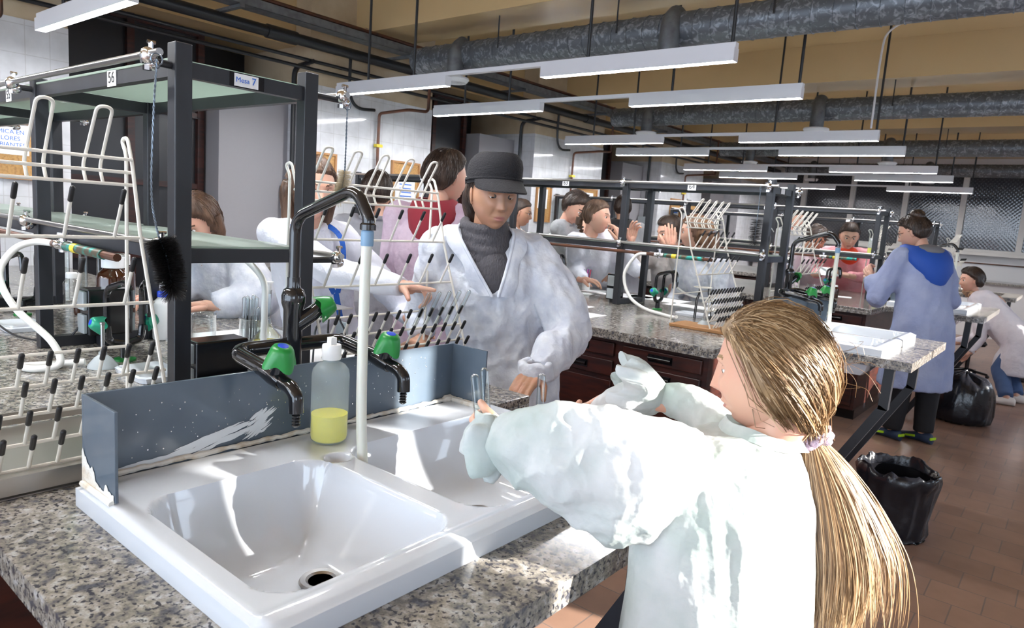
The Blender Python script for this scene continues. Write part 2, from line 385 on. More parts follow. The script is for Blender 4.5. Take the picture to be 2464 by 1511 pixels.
# unseen aisle-side wall; window openings sized and placed to shape the sun patches
sun_openings = [(-6.3, -4.2, 1.32, 2.45), (-2.6, -0.5, 1.32, 2.45), (1.95, 2.48, 1.32, 2.42), (2.60, 2.76, 2.36, 2.62), (3.45, 3.80, 1.22, 1.62), (4.9, 6.7, 1.32, 2.45), (8.75, 10.7, 1.32, 2.45), (12.4, 14.4, 1.32, 2.45)]  # narrow openings are added slits, each aimed at one sunlit patch
bw = B(); yp = -7.0
for a, c, z0, z1 in sun_openings:
    bw.box(2.5, 2.6, yp, a, ZF, 3.62); bw.box(2.5, 2.6, a, c, ZF, z0); bw.box(2.5, 2.6, a, c, z1, 3.62); yp = c
bw.box(2.5, 2.6, yp, 17.6, ZF, 3.62)
struct('wall_right', bw, M_WHITE, smooth=0)
for i, (a, c, z0, z1) in enumerate(sun_openings):
    f = B(); w_ = .03 if c-a > 1 else .012
    for q in ((a, (a+c)/2-.02, c-w_) if c-a > 1 else (a, c-w_)): f.box(2.54, 2.58, q, q+w_, z0, z1)
    for z in (z0, z1-w_): f.box(2.54, 2.58, a+w_, c-w_, z, z+w_)
    struct('window_%d' % (i+1), f, M_WFRAME, smooth=0)
# left side: deep bays between tiled pillars
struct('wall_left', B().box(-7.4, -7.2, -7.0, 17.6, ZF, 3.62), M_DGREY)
pill = [(-3.5, -1.72), (0.32, 1.98), (4.05, 5.68), (7.62, 9.36), (11.3, 13.05), (15.0, 16.7)]
for i, (a, c) in enumerate(pill):
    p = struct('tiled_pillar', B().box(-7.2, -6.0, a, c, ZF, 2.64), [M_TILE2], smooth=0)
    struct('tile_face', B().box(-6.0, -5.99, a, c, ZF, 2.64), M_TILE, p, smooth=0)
    struct('plaster_top', B().box(-7.2, -6.0, a, c, 2.64, 3.62), M_PLAST, p, smooth=0)
# bays: dark glazed cupboards below, grey boxed shaft beside each pillar
for i in range(len(pill)-1):
    a, c = pill[i][1], pill[i+1][0]
    t = thing('glazed_cupboard', ['tall dark wooden glazed cupboard behind the nearest shelf rack', 'tall dark glazed cupboard left of the pointing woman in white coat',
              'tall dark cupboard in the bay behind the capped woman', 'tall dark cupboard in the bay beyond bench two', 'tall dark cupboard in the farthest bay'][i], 'cupboard', (-6.9, (a+c)/2, ZF), group=None)
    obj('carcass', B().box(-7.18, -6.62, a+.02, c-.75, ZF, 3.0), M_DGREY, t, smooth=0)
    fr = B()
    for q in (a+.02, (a+c-.73)/2-.03, c-.81): fr.box(-6.62, -6.57, q, q+.06, ZF, 3.0)
    for z in (ZF, .9, 1.55, 2.2, 2.94): fr.box(-6.615, -6.575, a+.02, c-.75, z, z+.05)
    obj('door_frame', fr, M_MAHO, t, smooth=0)
    struct('trim_%d' % (i+1), B().box(-7.2, -6.35, c-.72, c-.001, ZF, 2.55), M_GREYW, smooth=0)
    struct('bay_lintel', B().box(-7.2, -6.25, a, c, 3.0, 3.62), M_CREAM, smooth=0)
# ceiling beams
for y in (1.15, 4.85, 8.55, 12.2, 15.9):
    struct('ceiling_beam', B().box(-7.2, 2.5, y-.27, y+.27, 3.22, 3.62), M_CREAM, smooth=0)
# far wall: dado, ribbed glass windows with white frames
YF = 17.0
struct('wall_far', B().box(-7.4, 2.9, YF, YF+.2, ZF, 1.44).box(-7.4, 2.9, YF, YF+.2, 3.02, 3.62), M_WHITE, smooth=0)
def ribglass():
    m = bpy.data.materials.new('ribbed_window_glass'); m.use_nodes = True; N, L = nt(m); p = N['Principled BSDF']
    p.inputs['Base Color'].default_value = (0.075, 0.075, 0.085, 1); p.inputs['Roughness'].default_value = 0.10
    p.inputs['Specular IOR Level'].default_value = 1.0
    tc = N.new('ShaderNodeTexCoord'); sp = N.new('ShaderNodeSeparateXYZ'); L.new(tc.outputs['Object'], sp.inputs[0]); mm = []
    for ax in (0, 2):
        q = N.new('ShaderNodeMath'); q.operation = 'MULTIPLY'; q.inputs[1].default_value = 2*PI/0.075; L.new(sp.outputs[ax], q.inputs[0])
        s_ = N.new('ShaderNodeMath'); s_.operation = 'SINE'; L.new(q.outputs[0], s_.inputs[0]); mm.append(s_)
    ad = N.new('ShaderNodeMath'); ad.operation = 'MULTIPLY'; L.new(mm[0].outputs[0], ad.inputs[0]); L.new(mm[1].outputs[0], ad.inputs[1])
    bp = N.new('ShaderNodeBump'); bp.inputs['Strength'].default_value = 0.13; bp.inputs['Distance'].default_value = 0.003
    L.new(ad.outputs[0], bp.inputs['Height']); L.new(bp.outputs[0], p.inputs['Normal'])
    # squares show as faint lighter grid
    r = N.new('ShaderNodeValToRGB'); e = r.color_ramp.elements; e[0].position = .3; e[1].position = .9
    e[0].color = (0.050, 0.050, 0.058, 1); e[1].color = (0.095, 0.095, 0.105, 1); L.new(ad.outputs[0], r.inputs[0]); L.new(r.outputs[0], p.inputs['Base Color'])
    return m
M_RIB = ribglass()
xs = [-7.35, -6.4, -5.25, -4.2, -3.13, -2.07, -1.02, 0.1, 1.2, 2.45]
for i in range(len(xs)-1):
    w = struct('window_%d' % (i+9), B().box(xs[i]+.05, xs[i+1]-.05, YF+.06, YF+.075, 1.5, 2.96), M_RIB, smooth=0)
    fr = B()
    fr.box(xs[i], xs[i]+.05, YF-.03, YF+.09, 1.44, 3.02); fr.box(xs[i+1]-.05, xs[i+1], YF-.03, YF+.09, 1.44, 3.02)
    fr.box(xs[i]+.05, xs[i+1]-.05, YF-.03, YF+.09, 1.44, 1.5); fr.box(xs[i]+.05, xs[i+1]-.05, YF-.03, YF+.09, 2.96, 3.02)
    struct('window_frame', fr, M_WFRAME, w, smooth=0)
struct('window_sill', B().box(-7.4, 2.5, YF-.22, YF, 1.38, 1.44), M_WFRAME, smooth=0, bevel=.004)
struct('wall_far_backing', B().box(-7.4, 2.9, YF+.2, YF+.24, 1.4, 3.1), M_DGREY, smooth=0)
# wall bench under the far windows
t = thing('wall_bench', 'long granite wall bench under the ribbed glass windows', 'bench', (-2, 16.4, ZF))
obj('worktop', B().box(-6, 1.6, 15.9, 16.78, .86, .9), M_GRAN, t, smooth=0)
obj('base', B().box(-5.9, 1.5, 16.0, 16.75, ZF, .86), M_WHITE, t, smooth=0)
t = thing('copper_pipe', 'thin copper pipe running along the white dado at the far right', 'pipe', (0, 16.95, 1.22))
obj('pipe', B().tube([(-3.5, 16.96, 1.22), (2.4, 16.96, 1.22)], .012, 8), M_COPPER, t)
obj('valve', B().box(-.33, -.27, 16.93, 16.99, 1.2, 1.25), M_VERDI, t)
t = thing('double_socket', 'grey double power socket on the white dado above the bending person', 'socket', (.12, 16.98, 1.0))
obj('plate', B().box(.04, .2, 16.95, 17.0, .92, 1.16), M_GPLAST, t, bevel=.006)
for z in (.98, 1.10): obj('outlet', B().lathe([(.045, 0), (.045, .006), (.03, .006), (.03, .002)], n=16, mat=Matrix.Translation((.12, 16.952, z)) @ Matrix.Rotation(PI/2, 4, 'X')), M_BPLAST, t)

# ventilation ducts with swan-neck diffusers
duct = None
for i, (y, x0) in enumerate(((4.85, -5.35), (8.5, -5.3), (12.2, -5.3), (15.75, -5.3))):
    t = thing('ventilation_duct', ['large galvanised spiral duct across the top right, nearest of four', 'second galvanised spiral duct from the camera, above the second lamps',
              'third galvanised spiral duct, farther back below the ceiling', 'farthest galvanised duct, just in front of the ribbed windows'][i], 'duct', (-2, y, 2.955))
    obj('duct_tube', B().tube([(x0, y, 2.955), (2.4, y, 2.955)], .122, 28), M_GALV, t)
    sm = B()
    x = x0+.1
    while x < 2.3:
        pts = [(x+.05*j/16, y+.1245*math.sin(2*PI*j/16), 2.955+.1245*math.cos(2*PI*j/16)) for j in range(17)]
        sm.tube(pts, .004, 5, cap=False); x += .135
    obj('spiral_seam', sm, M_GALV, t)
    for k, dx in enumerate((-4.72, -2.55, -.4)):
        if k == 2 and i == 0: continue
        d = obj('outlet_elbow', B().tube(spl([(dx-.02, y, 3.06), (dx, y-.1, 2.98), (dx, y-.12, 2.86), (dx, y-.12, 2.74)], 5), .075, 16), M_TRAY, t)
        obj('round_grille', B().lathe([(.02, .0), (.02, .01), (.05, .012), (.05, .0), (.07, 0), (.07, .014), (.1, .014), (.1, 0), (.115, 0), (.14, .03), (.135, .045), (.08, .05)], (dx, y-.12, 2.69), 28), M_LAMP, d)
    for dx in (-4.2, -3.0, -1.8, -.6): obj('hanger', B().tube([(dx, y-.13, 2.95), (dx, y-.13, 3.22)], .006, 6), M_BPIPE, t)

# lamp rows: two luminaires on one rail
LZ = 2.48
def lamp_row(y, label, left=True, right=True):
    t = thing('linear_pendant_lamp', label, 'lamp', (-3.5, y, LZ), group='double strip lamps hung across the room')
    x0 = -5.42 if left else -3.09
    x1 = -1.70 if right else -4.02
    obj('rail', B().box(x0, x1, y-.022, y+.022, LZ+.075, LZ+.105), M_LAMP, t, smooth=0)
    sp = ([(-5.42, -4.02)] if left else [])+([(-3.09, -1.70)] if right else [])
    for a, c in sp:
        h = B().box(a, c, y-.032, y-.029, LZ, LZ+.075).box(a, c, y+.029, y+.032, LZ, LZ+.075).box(a, c, y-.029, y+.029, LZ+.072, LZ+.075).box(a, a+.004, y-.029, y+.029, LZ, LZ+.072).box(c-.004, c, y-.029, y+.029, LZ, LZ+.072)
        h = obj('lamp_housing', h, M_LAMP, t, smooth=0)
        obj('diffuser', B().box(a+.004, c-.004, y-.029, y+.029, LZ+.002, LZ+.012), M_LIT, h, smooth=0)
    for x in ([-5.0] if left else [])+([-4.42] if left else [])+([-2.72, -1.73] if right else []):
        obj('suspension_rod', B().tube([(x, y, LZ+.105), (x, y, 3.62)], .011, 8), M_BPIPE, t)
    return t
lamps = [(-3.3, 'added unseen strip lamps behind the photographer, farthest back', True, True), (-2.0, 'added unseen pair of strip lamps behind the photographer', True, True), (.35, 'added unseen pair of strip lamps overhead, above the frame', True, True), (1.63, 'strip lamp pair whose left lamp is cut by the top left corner', True, True), (3.965, 'nearest full pair of white strip lamps across the top centre', True, True),  # lamps outside the view are unseen, added to light the foreground
         (5.18, 'second pair of white strip lamps from the camera', True, True), (7.55, 'third pair of white strip lamps from the camera', True, True),
         (8.83, 'fourth pair of white strip lamps from the camera', True, True), (11.03, 'fifth pair of white strip lamps from the camera', True, True),
         (12.5, 'sixth pair of white strip lamps from the camera', True, True), (14.9, 'seventh and farthest pair of strip lamps by the ribbed windows', True, True)]
for a in lamps: lamp_row(a[0], a[1], a[2], a[3])
t = thing('cable_conduit', 'light grey conduit strapped beside a black rod above the third lamp pair', 'pipe', (-1.76, 7.53, 2.6))
obj('conduit', B().tube(spl([(-1.775, 7.52, 2.6), (-1.775, 7.52, 3.3), (-1.72, 7.5, 3.5), (-1.5, 7.5, 3.61)], 5), .010, 8), M_LAMP, t)

# services along the pillars
t = thing('cable_tray', 'long zinc cable tray running along the left wall under the ceiling', 'cable tray', (-5.6, 6, 3.05))
obj('tray', B().box(-5.68, -5.52, -3, 16.9, 3.05, 3.053).box(-5.68, -5.677, -3, 16.9, 3.05, 3.12).box(-5.523, -5.52, -3, 16.9, 3.05, 3.12), M_TRAY, t, smooth=0)
for y in np.arange(-2.5, 16.9, 1.85): obj('bracket', B().box(-5.98, -5.5, y, y+.04, 3.02, 3.045), M_TRAY, t, smooth=0)
t = thing('copper_pipe', 'dark copper pipe clipped on top of the zinc cable tray', 'pipe', (-5.58, 6, 3.15))
obj('pipe', B().tube([(-5.58, -3, 3.155), (-5.58, 16.9, 3.155)], .018, 8), M_COPPER, t)
for y in np.arange(.7, 16.5, 1.23): obj('pipe_clamp', B().tube([(-5.58, y-.03, 3.12), (-5.58, y-.03, 3.18), (-5.58, y+.03, 3.18), (-5.58, y+.03, 3.12)], .006, 6), M_CHROME, t)
t = thing('black_drain_pipe', 'thick black pipe running along the left wall just below the zinc tray', 'pipe', (-5.86, 6, 2.98))
obj('pipe', B().tube([(-5.86, -3, 2.98), (-5.86, 16.9, 2.98)], .05, 14), M_BPIPE, t)
for y in (3.5, 8.6, 12.4): obj('socket_joint', B().tube([(-5.86, y, 2.98), (-5.86, y+.3, 2.98)], .06, 14), M_BPIPE, t)
for k, (x, z) in enumerate(((-5.95, 2.84), (-5.93, 2.76))):
    t = thing('black_conduit', ['upper of two thin black conduits on the pillars below the drain pipe', 'lower of two thin black conduits on the pillars below the drain pipe'][k], 'pipe', (x, 6, z))
    obj('pipe', B().tube([(x, -3, z), (x, 16.9, z)], .017, 8), M_BPIPE, t)
for i, (a, c) in enumerate(pill[1:5]):
    nm = ['the first tiled pillar at far left', 'the tiled pillar behind the pointing woman', 'the tiled pillar behind the capped woman', 'the far tiled pillar by bench two'][i]
    yy = a+.86*(c-a)/1.65
    t = thing('gas_pipe', 'brown gas pipe bending down '+nm, 'pipe', (-5.95, yy, 2))
    obj('pipe', B().tube(arc([(-5.49, yy+.25, 3.15), (-5.49, yy+.25, 2.52), (-5.49, yy-.02, 2.50), (-5.95, yy-.02, 2.48), (-5.95, yy-.02, .95)], .05, 5), .016, 8), M_COPPER, t)
    obj('valve', B().box(-5.97, -5.92, yy-.06, yy+.02, 2.13, 2.16), M_YTAPE, t); obj('valve', B().box(-5.97, -5.92, yy-.06, yy+.02, 1.79, 1.83), M_YTAPE, t)
    t = thing('black_cable', 'black cable loop on '+nm, 'cable', (-5.9, a+.6, 2.6))
    obj('cable', B().tube(spl([(-5.93, a+.42, 2.95), (-5.93, a+.42, 2.72), (-5.93, a+.45, 2.56), (-5.93, a+.55, 2.49), (-5.93, a+.75, 2.50)], 6), .016, 8), M_BPIPE, t)
    t = thing('electrical_riser', 'black riser and grey junction box beside '+nm.replace('the tiled pillar','pillar'), 'conduit', (-6.25, a-.03, 1.5))
    obj('riser', B().tube(arc([(-5.9, a-.03, 2.83), (-6.22, a-.03, 2.80), (-6.22, a-.03, .9)], .1, 5), .022, 8), M_BPIPE, t)
    obj('junction_box', B().box(-6.32, -6.12, a-.09, a-.001, 1.42, 1.66), M_GPLAST, t, bevel=.006)
    obj('switch_box', B().box(-6.34, -6.16, a-.06, a-.001, 1.08, 1.30), M_GPLAST, t, bevel=.006)

# cork notice boards with posters
def board(y0, y1, z0, z1, label, txt=None, paper=True, poster=(.12, .12, .88, .80)):
    t = thing('notice_board', label, 'notice board', (-5.97, (y0+y1)/2, z0))
    w = .022
    obj('frame', B().box(-5.988, -5.955, y0, y1, z0, z0+w).box(-5.988, -5.955, y0, y1, z1-w, z1).box(-5.988, -5.955, y0, y0+w, z0+w, z1-w).box(-5.988, -5.955, y1-w, y1, z0+w, z1-w), M_WOODO, t, smooth=0)
    obj('cork_panel', B().box(-5.988, -5.97, y0+w, y1-w, z0+w, z1-w), M_CORK, t, smooth=0)
    if paper:
        py0, py1, pz0, pz1 = y0+(y1-y0)*poster[0], y0+(y1-y0)*poster[2], z0+(z1-z0)*poster[1], z0+(z1-z0)*poster[3]
        p = tag(obj('poster', B().box(-5.969, -5.967, py0, py1, pz0, pz1), M_PAPER, smooth=0, loc=(-5.968, (py0+py1)/2, pz0)), 'white notice on the '+' '.join(label.split()[:11]), 'poster')
        rot = Matrix(((0, 0, 1), (1, 0, 0), (0, 1, 0)))
        if txt: text('printed_text', txt, (-5.9665, (py0+py1)/2, (pz0+pz1)/2), .041, M_BLUETXT, p, rot, space=1.1)
        else:
            h = (pz1-pz0)
            ln = B()
            for k in range(4):
                q = .25+.1*((k*7) % 3)/3; ln.box(-5.967, -5.9662, py0+(py1-py0)*(.12+q*.3), py1-(py1-py0)*(.1+q*.3), pz0+h*(.22+.17*k), pz0+h*(.27+.17*k))
            obj('printed_lines', ln, M_BLUETXT, p, smooth=0)
board(1.2, 1.89, 1.52, 1.93, 'wide cork board on the leftmost pillar behind the drying rack', 'QUIMICA EN\nCOLORES\nCAMBIANTES', poster=(.32, .42, .735, .97))
board(4.1, 4.37, 1.5, 2.0, 'cork board mostly hidden behind the pointing woman head', paper=False)
board(5.10, 5.51, 1.53, 2.02, 'cork board left of the young man in dark red hood', poster=(.15, .1, .85, .62))
board(7.72, 8.06, 1.45, 1.99, 'narrow cork board seen through the shelf numbered 63', poster=(.1, .35, .75, .85))
board(8.72, 9.25, 1.35, 2.0, 'cork board right of the tousled young man at bench two', poster=(.15, .5, .8, .9))
board(11.75, 12.15, 1.4, 2.03, 'cork board on the far pillar right of shelf upright', poster=(.15, .15, .85, .75))
board(12.55, 12.95, 1.4, 2.0, 'farthest cork board on the pillar behind shelf 64', poster=(.15, .15, .85, .75))
# ================================================================= BENCHES
ORD = ['first', 'second', 'third', 'fourth']
def near_name(k): return ['nearest bench', 'second bench', 'third bench', 'fourth bench'][k]
# (near edge, far edge, slab near, slab far, centre)
BEN = [(-.2, 1.885, .326, 1.66, 1.085), (3.45, 5.56, 4.1, 5.26, 4.79), (6.95, 9.05, 7.5, 8.98, 8.3), (10.6, 12.7, 11.15, 12.5, 11.9)]
XE, XM, XW = -.61, -1.42, -5.97
SINKS = [(.458, 1.58), (4.14, 5.13), (7.66, 8.86), (11.2, 12.3)]
ZT = .90
def bench(k):
    y0, y1, s0, s1, yc = BEN[k]; a, c = SINKS[k]
    t = thing('granite_worktop', ['speckled granite worktop of the nearest bench holding the double sink', 'granite worktop of the second bench, beyond the capped woman',
              'granite worktop of the third bench, behind the person in blue gown', 'granite worktop of the fourth bench, beside the bending person'][k], 'worktop', (-3, yc, ZT-.06))
    m = B().box(XW, XM, y0, y1, ZT-.028, ZT); obj('main_slab', m, M_GRAN, t, smooth=0, bevel=.003)
    obj('main_underlayer', B().box(XW, XM, y0, y1, ZT-.055, ZT-.028), M_GRAN, t, smooth=0, bevel=.003)
    for nm, z0, z1 in (('sink_slab', ZT-.026, ZT), ('slab_underlayer', ZT-.05, ZT-.0265)):
        m = B().box(-.80, XE, s0, s1, z0, z1).box(XM, -.80, s0, a+.03, z0, z1)
        m.box(XM, -.80, c-.03, s1, z0, z1)
        obj(nm, m, M_GRAN, t, smooth=0)
    # drawer cabinets along both faces
    yin0, yin1 = y0+.06, y1-.06
    n = 4; w = (XM-.05-(-5.9))/n
    for i in range(n):
        xa = XM-.05-w*(i+1); xb = xa+w-.004
        pos = ['at the sink end', 'second from the sink end', 'third from the sink end', 'at the wall end'][i]
        cb = thing('drawer_cabinet', 'dark mahogany drawer cabinet under the %s, %s' % (near_name(k), pos), 'cabinet', ((xa+xb)/2, yc, ZF))
        obj('carcass', B().box(xa, xb, yin0+.02, yin1-.02, ZF+.10, ZT-.057), M_MAHO, cb, smooth=0)
        obj('plinth', B().box(xa, xb, yin0+.08, yin1-.08, ZF, ZF+.10), M_BPLAST, cb, smooth=0)
        half = (xb-xa)/2
        for s in (0, 1):
            xl = xa+half*s+.03; xr = xa+half*(s+1)-.03
            for zb, zt in ((.735, .815), (.615, .71)):
                d = obj('drawer', B().box(xl, xr, yin0, yin0+.02, zb, zt), M_MAHO, cb, smooth=0, bevel=.006)
                xm_ = (xl+xr)/2; zc = (zb+zt)/2
                h = B().box(xm_-.075, xm_+.075, yin0-.004, yin0, zc-.022, zc+.022)
                h.loft([[V((x, yin0-.004-.022*math.sin(q*PI/8), zc+.022-.04*(q/8)*(.9))) for q in range(9)] for x in (xm_-.07, xm_+.07)], cap=False, closed=False)
                obj('cup_handle', h, M_BPLAST, d)
            obj('door', B().box(xl, xr, yin0, yin0+.02, ZF+.14, .59), M_MAHO, cb, smooth=0, bevel=.006)
    # splayed black steel legs under the sink slab
    ym = (s0+s1)/2
    lg = thing('sink_trestle', 'black steel trestle with bent legs carrying the sink end of the %s' % near_name(k), 'frame', (-.85, ym, ZF))
    for ye in (s0+.20, s1-.15):
        b = B().bar((-.742, ye, ZT-.051), (-.748, ye, .585), .05, .05, up=(0, 1, 0)).bar((-.746, ye, .60), (-1.17, ye, ZF), .05, .05, up=(0, 1, 0))
        obj('leg', b, M_STEELB, lg, smooth=0)
    obj('crossbar', B().bar((-1.10, s0+.18, -.05), (-1.10, s1-.12, -.05), .04, .04), M_STEELB, lg, smooth=0)
for k in range(4): bench(k)

# ---------------------------------------------------------------- double ceramic sink (height field over the rim)
def sstep(t): t = np.clip(t, 0, 1); return t*t*(3-2*t)
def sdrr(X, Y, x0, x1, y0, y1, r):
    qx = np.abs(X-(x0+x1)/2)-(x1-x0)/2+r; qy = np.abs(Y-(y0+y1)/2)-(y1-y0)/2+r
    return np.hypot(np.maximum(qx, 0), np.maximum(qy, 0))+np.minimum(np.maximum(qx, qy), 0)-r
def sink(y0, y1, label, step):
    x0, x1 = -1.4412, -.767; zt = .945; t = thing('double_sink', label, 'sink', (-1.1, (y0+y1)/2, ZT))
    L_ = y1-y0; ymid = y0+L_*.425
    nx, ny = int((x1-x0)/step), int(L_/step)
    X, Y = np.meshgrid(np.linspace(x0, x1, nx), np.linspace(y0, y1, ny), indexing='ij')
    Z = np.full_like(X, zt)
    for a, c in ((y0+.045, ymid-.03), (ymid+.03, y1-.05)):
        d = sdrr(X, Y, -1.285, -.822, a, c, .075)
        Z -= .010*sstep(-d/.012)+.165*(1-(1-np.clip((-d-.002)/.135, 0, 1))**2.6)
        Z -= .006*np.exp(-((X+1.05)**2+(Y-(a+c)/2)**2)/.004)*sstep(-d/.12)
    dd = np.hypot((X+1.245)/.9, (Y-ymid)/1.0); Z -= .02*sstep((.036-dd)/.016)          # soap hollow between the bowls
    e = sdrr(X, Y, x0, x1, y0, y1, .03); Z -= .008*sstep((e+.014)/.014)
    Z += .004*np.exp(-((X+.80)/.012)**2)*(e < -.01)
    Z -= .010*sstep((X+1.30)/-.06)*0
    b = B(); vs = np.stack([X, Y, Z], -1).reshape(-1, 3)
    fs = [(i*ny+j, (i+1)*ny+j, (i+1)*ny+j+1, i*ny+j+1) for i in range(nx-1) for j in range(ny-1)]
    b.add([tuple(q) for q in vs], fs)
    # outer skirt
    edge = [(i, 0) for i in range(nx)]+[(nx-1, j) for j in range(1, ny)]+[(i, ny-1) for i in range(nx-2, -1, -1)]+[(0, j) for j in range(ny-2, 0, -1)]
    top = [V(vs[i*ny+j]) for i, j in edge]; bot = [V((p.x, p.y, ZT+.0005)) for p in top]
    b.loft([bot, top], cap=False)
    obj('basin_rim', b, M_CER, t, smooth=60)
    u = B()
    for a, c in ((y0+.045, ymid-.03), (ymid+.03, y1-.05)):
        rings = []
        for z, ins in ((.875, 0), (.80, .012), (.765, .04), (.752, .10)):
            r = []
            for q in range(32):
                th = 2*PI*q/32; cx = max(-1, min(1, 1.35*math.cos(th))); cy = max(-1, min(1, 1.35*math.sin(th)))
                r.append(V((-1.053+cx*(.225-ins), (a+c)/2+cy*((c-a)/2-.006-ins), z)))
            rings.append(r)
        u.loft(rings[::-1], cap=False); u.add(rings[-1], [tuple(range(32))])
    obj('bowl_underside', u, M_CER, t)
    for yy in ((y0+.045+ymid-.03)/2+.068, (ymid+.03+y1-.05)/2):
        dr = B().lathe([(.0, .0), (.014, .0), (.016, .003), (.026, .004), (.030, .008), (.040, .009), (.043, .004)], (-1.075, yy, .7705), 28)
        obj('drain', dr, M_ROD, t); obj('drain_hole_shade', B().lathe([(0, .0), (.025, .0)], (-1.075, yy, .7755), 24), M_TIP, t)  # flat black disc paints the shade inside the drain hole
    return t
sink(.474, 1.58, 'large white double ceramic sink in the foreground, under the black taps', .005)
sink(4.14, 5.13, 'white ceramic sink on the second bench, right of the girl head', .009)
sink(7.66, 8.86, 'white ceramic sink on the third bench, beside the bending person', .012)

# ---------------------------------------------------------------- grey splash guard
def splash(y0, y1, label, detail):
    t = thing('splash_guard', label, 'splash guard', (-1.44, (y0+y1)/2, .9))
    obj('back_sheet', B().box(-1.450, -1.442, y0, y1, .905, 1.12), M_PVC, t, smooth=0, bevel=.001)
    zb = .947 if detail else .947
    obj('side_sheet', B().box(-1.442, -1.295, y0, y0+.006, zb, 1.12), M_PVC, t, smooth=0, bevel=.001)
    obj('side_sheet', B().box(-1.442, -1.305, y1-.006, y1, zb, 1.12), M_PVC, t, smooth=0, bevel=.001)
    if not detail: return t
    rnd = random.Random(3)
    b = B(); pts = []; rr = []                       # silicone bead along the foot of the back sheet
    for i in range(90):
        y = y0+.01+(y1-y0-.02)*i/89; pts.append((-1.4375+rnd.uniform(-.001, .002), y, .949+rnd.uniform(-.001, .002)))
        rr.append(.006+.003*noise.noise((y*30, 0, 0))+(.008 if i > 86 else 0))
    b.tube(pts, rr, 8)
    b.tube([(-1.436+.131*i/20, y1-.010+rnd.uniform(-.001, .001), .949) for i in range(21)], [.011+.004*noise.noise((i*.7, 3, 0)) for i in range(21)], 8)
    b.tube([(-1.30, y0-.004, .946), (-1.435, y0-.006, .946)], .006, 8)
    obj('silicone_bead', b, M_SIL, t)
    # smeared white paint: ragged flat streaks on the sheet
    def patch(cx, cz, L_, H_, ang, seed, n=26, plane='x'):
        b = B(); r2 = random.Random(seed)
        for i in range(n):
            u = r2.uniform(-1, 1); off = u*H_/2; l = L_*(1-abs(u)*.5)*r2.uniform(.35, 1); s = r2.uniform(-.3, .3)*L_
            th = r2.uniform(.0016, .0042); ring = []
            for q in range(9):
                w = -l/2+l*q/8+s; yy = cx+w*math.cos(ang)-off*math.sin(ang); zz = cz+w*math.sin(ang)+off*math.cos(ang)+.004*noise.noise((w*40, off*40, seed))
                ring.append((yy, zz))
            xo = -1.4414+r2.uniform(0, .0012)
            up = [V((xo, a, c+th*math.sin(PI*(j+.3)/9))) for j, (a, c) in enumerate(ring)]
            dn = [V((xo, a, c-th*math.sin(PI*(j+.3)/9))) for j, (a, c) in enumerate(ring)]
            b.loft([dn, up], cap=False, closed=False)
        return b
    b = patch(.745, .972, .22, .03, .22, 5, 34); b.join(patch(.865, .995, .08, .05, .55, 8, 34)); b.join(patch(.60, .958, .16, .012, .05, 11, 14))
    b.v = [(q[0], q[1], max(q[2], .9475)) for q in b.v]
    obj('paint_smear', b, M_PAINTW, t, smooth=0)
    # ragged white paste over the foot of the left end
    b = B(); up = []; dn = []
    for i in range(31):
        x = -1.448+.15*i/30; h = .050-.034*(i/30)+.012*noise.noise((i*.45, 1, 4))+(.012 if i < 5 else 0)-(.016 if 12 < i < 22 else 0)
        up.append(V((x, y0-.0015, .945+max(h, .003)))); dn.append(V((x, y0-.0025, .902)))
    b.loft([dn, up], cap=False, closed=False)
    obj('white_paste', b, M_SIL, t, smooth=0)
    d = B()
    for i in range(150):                              # water drops on the sheet
        y = rnd.uniform(y0+.03, y1-.02); z = rnd.uniform(.97, 1.1); r = rnd.uniform(.0006, .0017)
        d.ell((-1.4415, y, z), (r*.5, r, r*1.2), 6, 5)
    o = obj('water_drops', d, M_CHROME, t); o['kind'] = 'stuff'
    return t
splash(.49, 1.512, 'grey plastic splash guard behind the foreground sink, smeared with white paint', True)
splash(4.30, 5.05, 'grey plastic splash guard on the second bench behind its sink', False)
splash(7.85, 8.7, 'grey plastic splash guard on the third bench beyond the blue gown', False)

# ---------------------------------------------------------------- mixer tap
def knob(b_parent, c, axis, mat_, cap=True, s=1.0):
    q = V(axis).normalized().to_track_quat('Z', 'Y').to_matrix().to_4x4(); mt = Matrix.Translation(V(c)) @ q @ Matrix.Scale(s, 4)
    b = B(); prof = [(.0365, 0), (.0345, .010), (.0315, .020), (.0285, .030), (.0255, .038), (.0215, .0445), (.0135, .047), (.0, .0475)]
    rings = []
    for r, z in prof:
        f = min(1, r/.034); t = (1-z/.0475); rings.append([mt @ V(((r*(1+.13*t*math.cos(4*a)))*math.cos(a), (r*(1+.13*t*math.cos(4*a)))*math.sin(a), z-.006*t*math.cos(4*a))) for a in [2*PI*j/40 for j in range(40)]])
    b.loft(rings, cap=False)
    k = obj('tap_knob', b, mat_, b_parent, smooth=50)
    if cap: obj('blue_button', B().lathe([(.0125, .0), (.0120, .0025), (0, .0032)], n=24, mat=mt @ Matrix.Translation((0, 0, .0455))), M_BLUE, k)
    return k
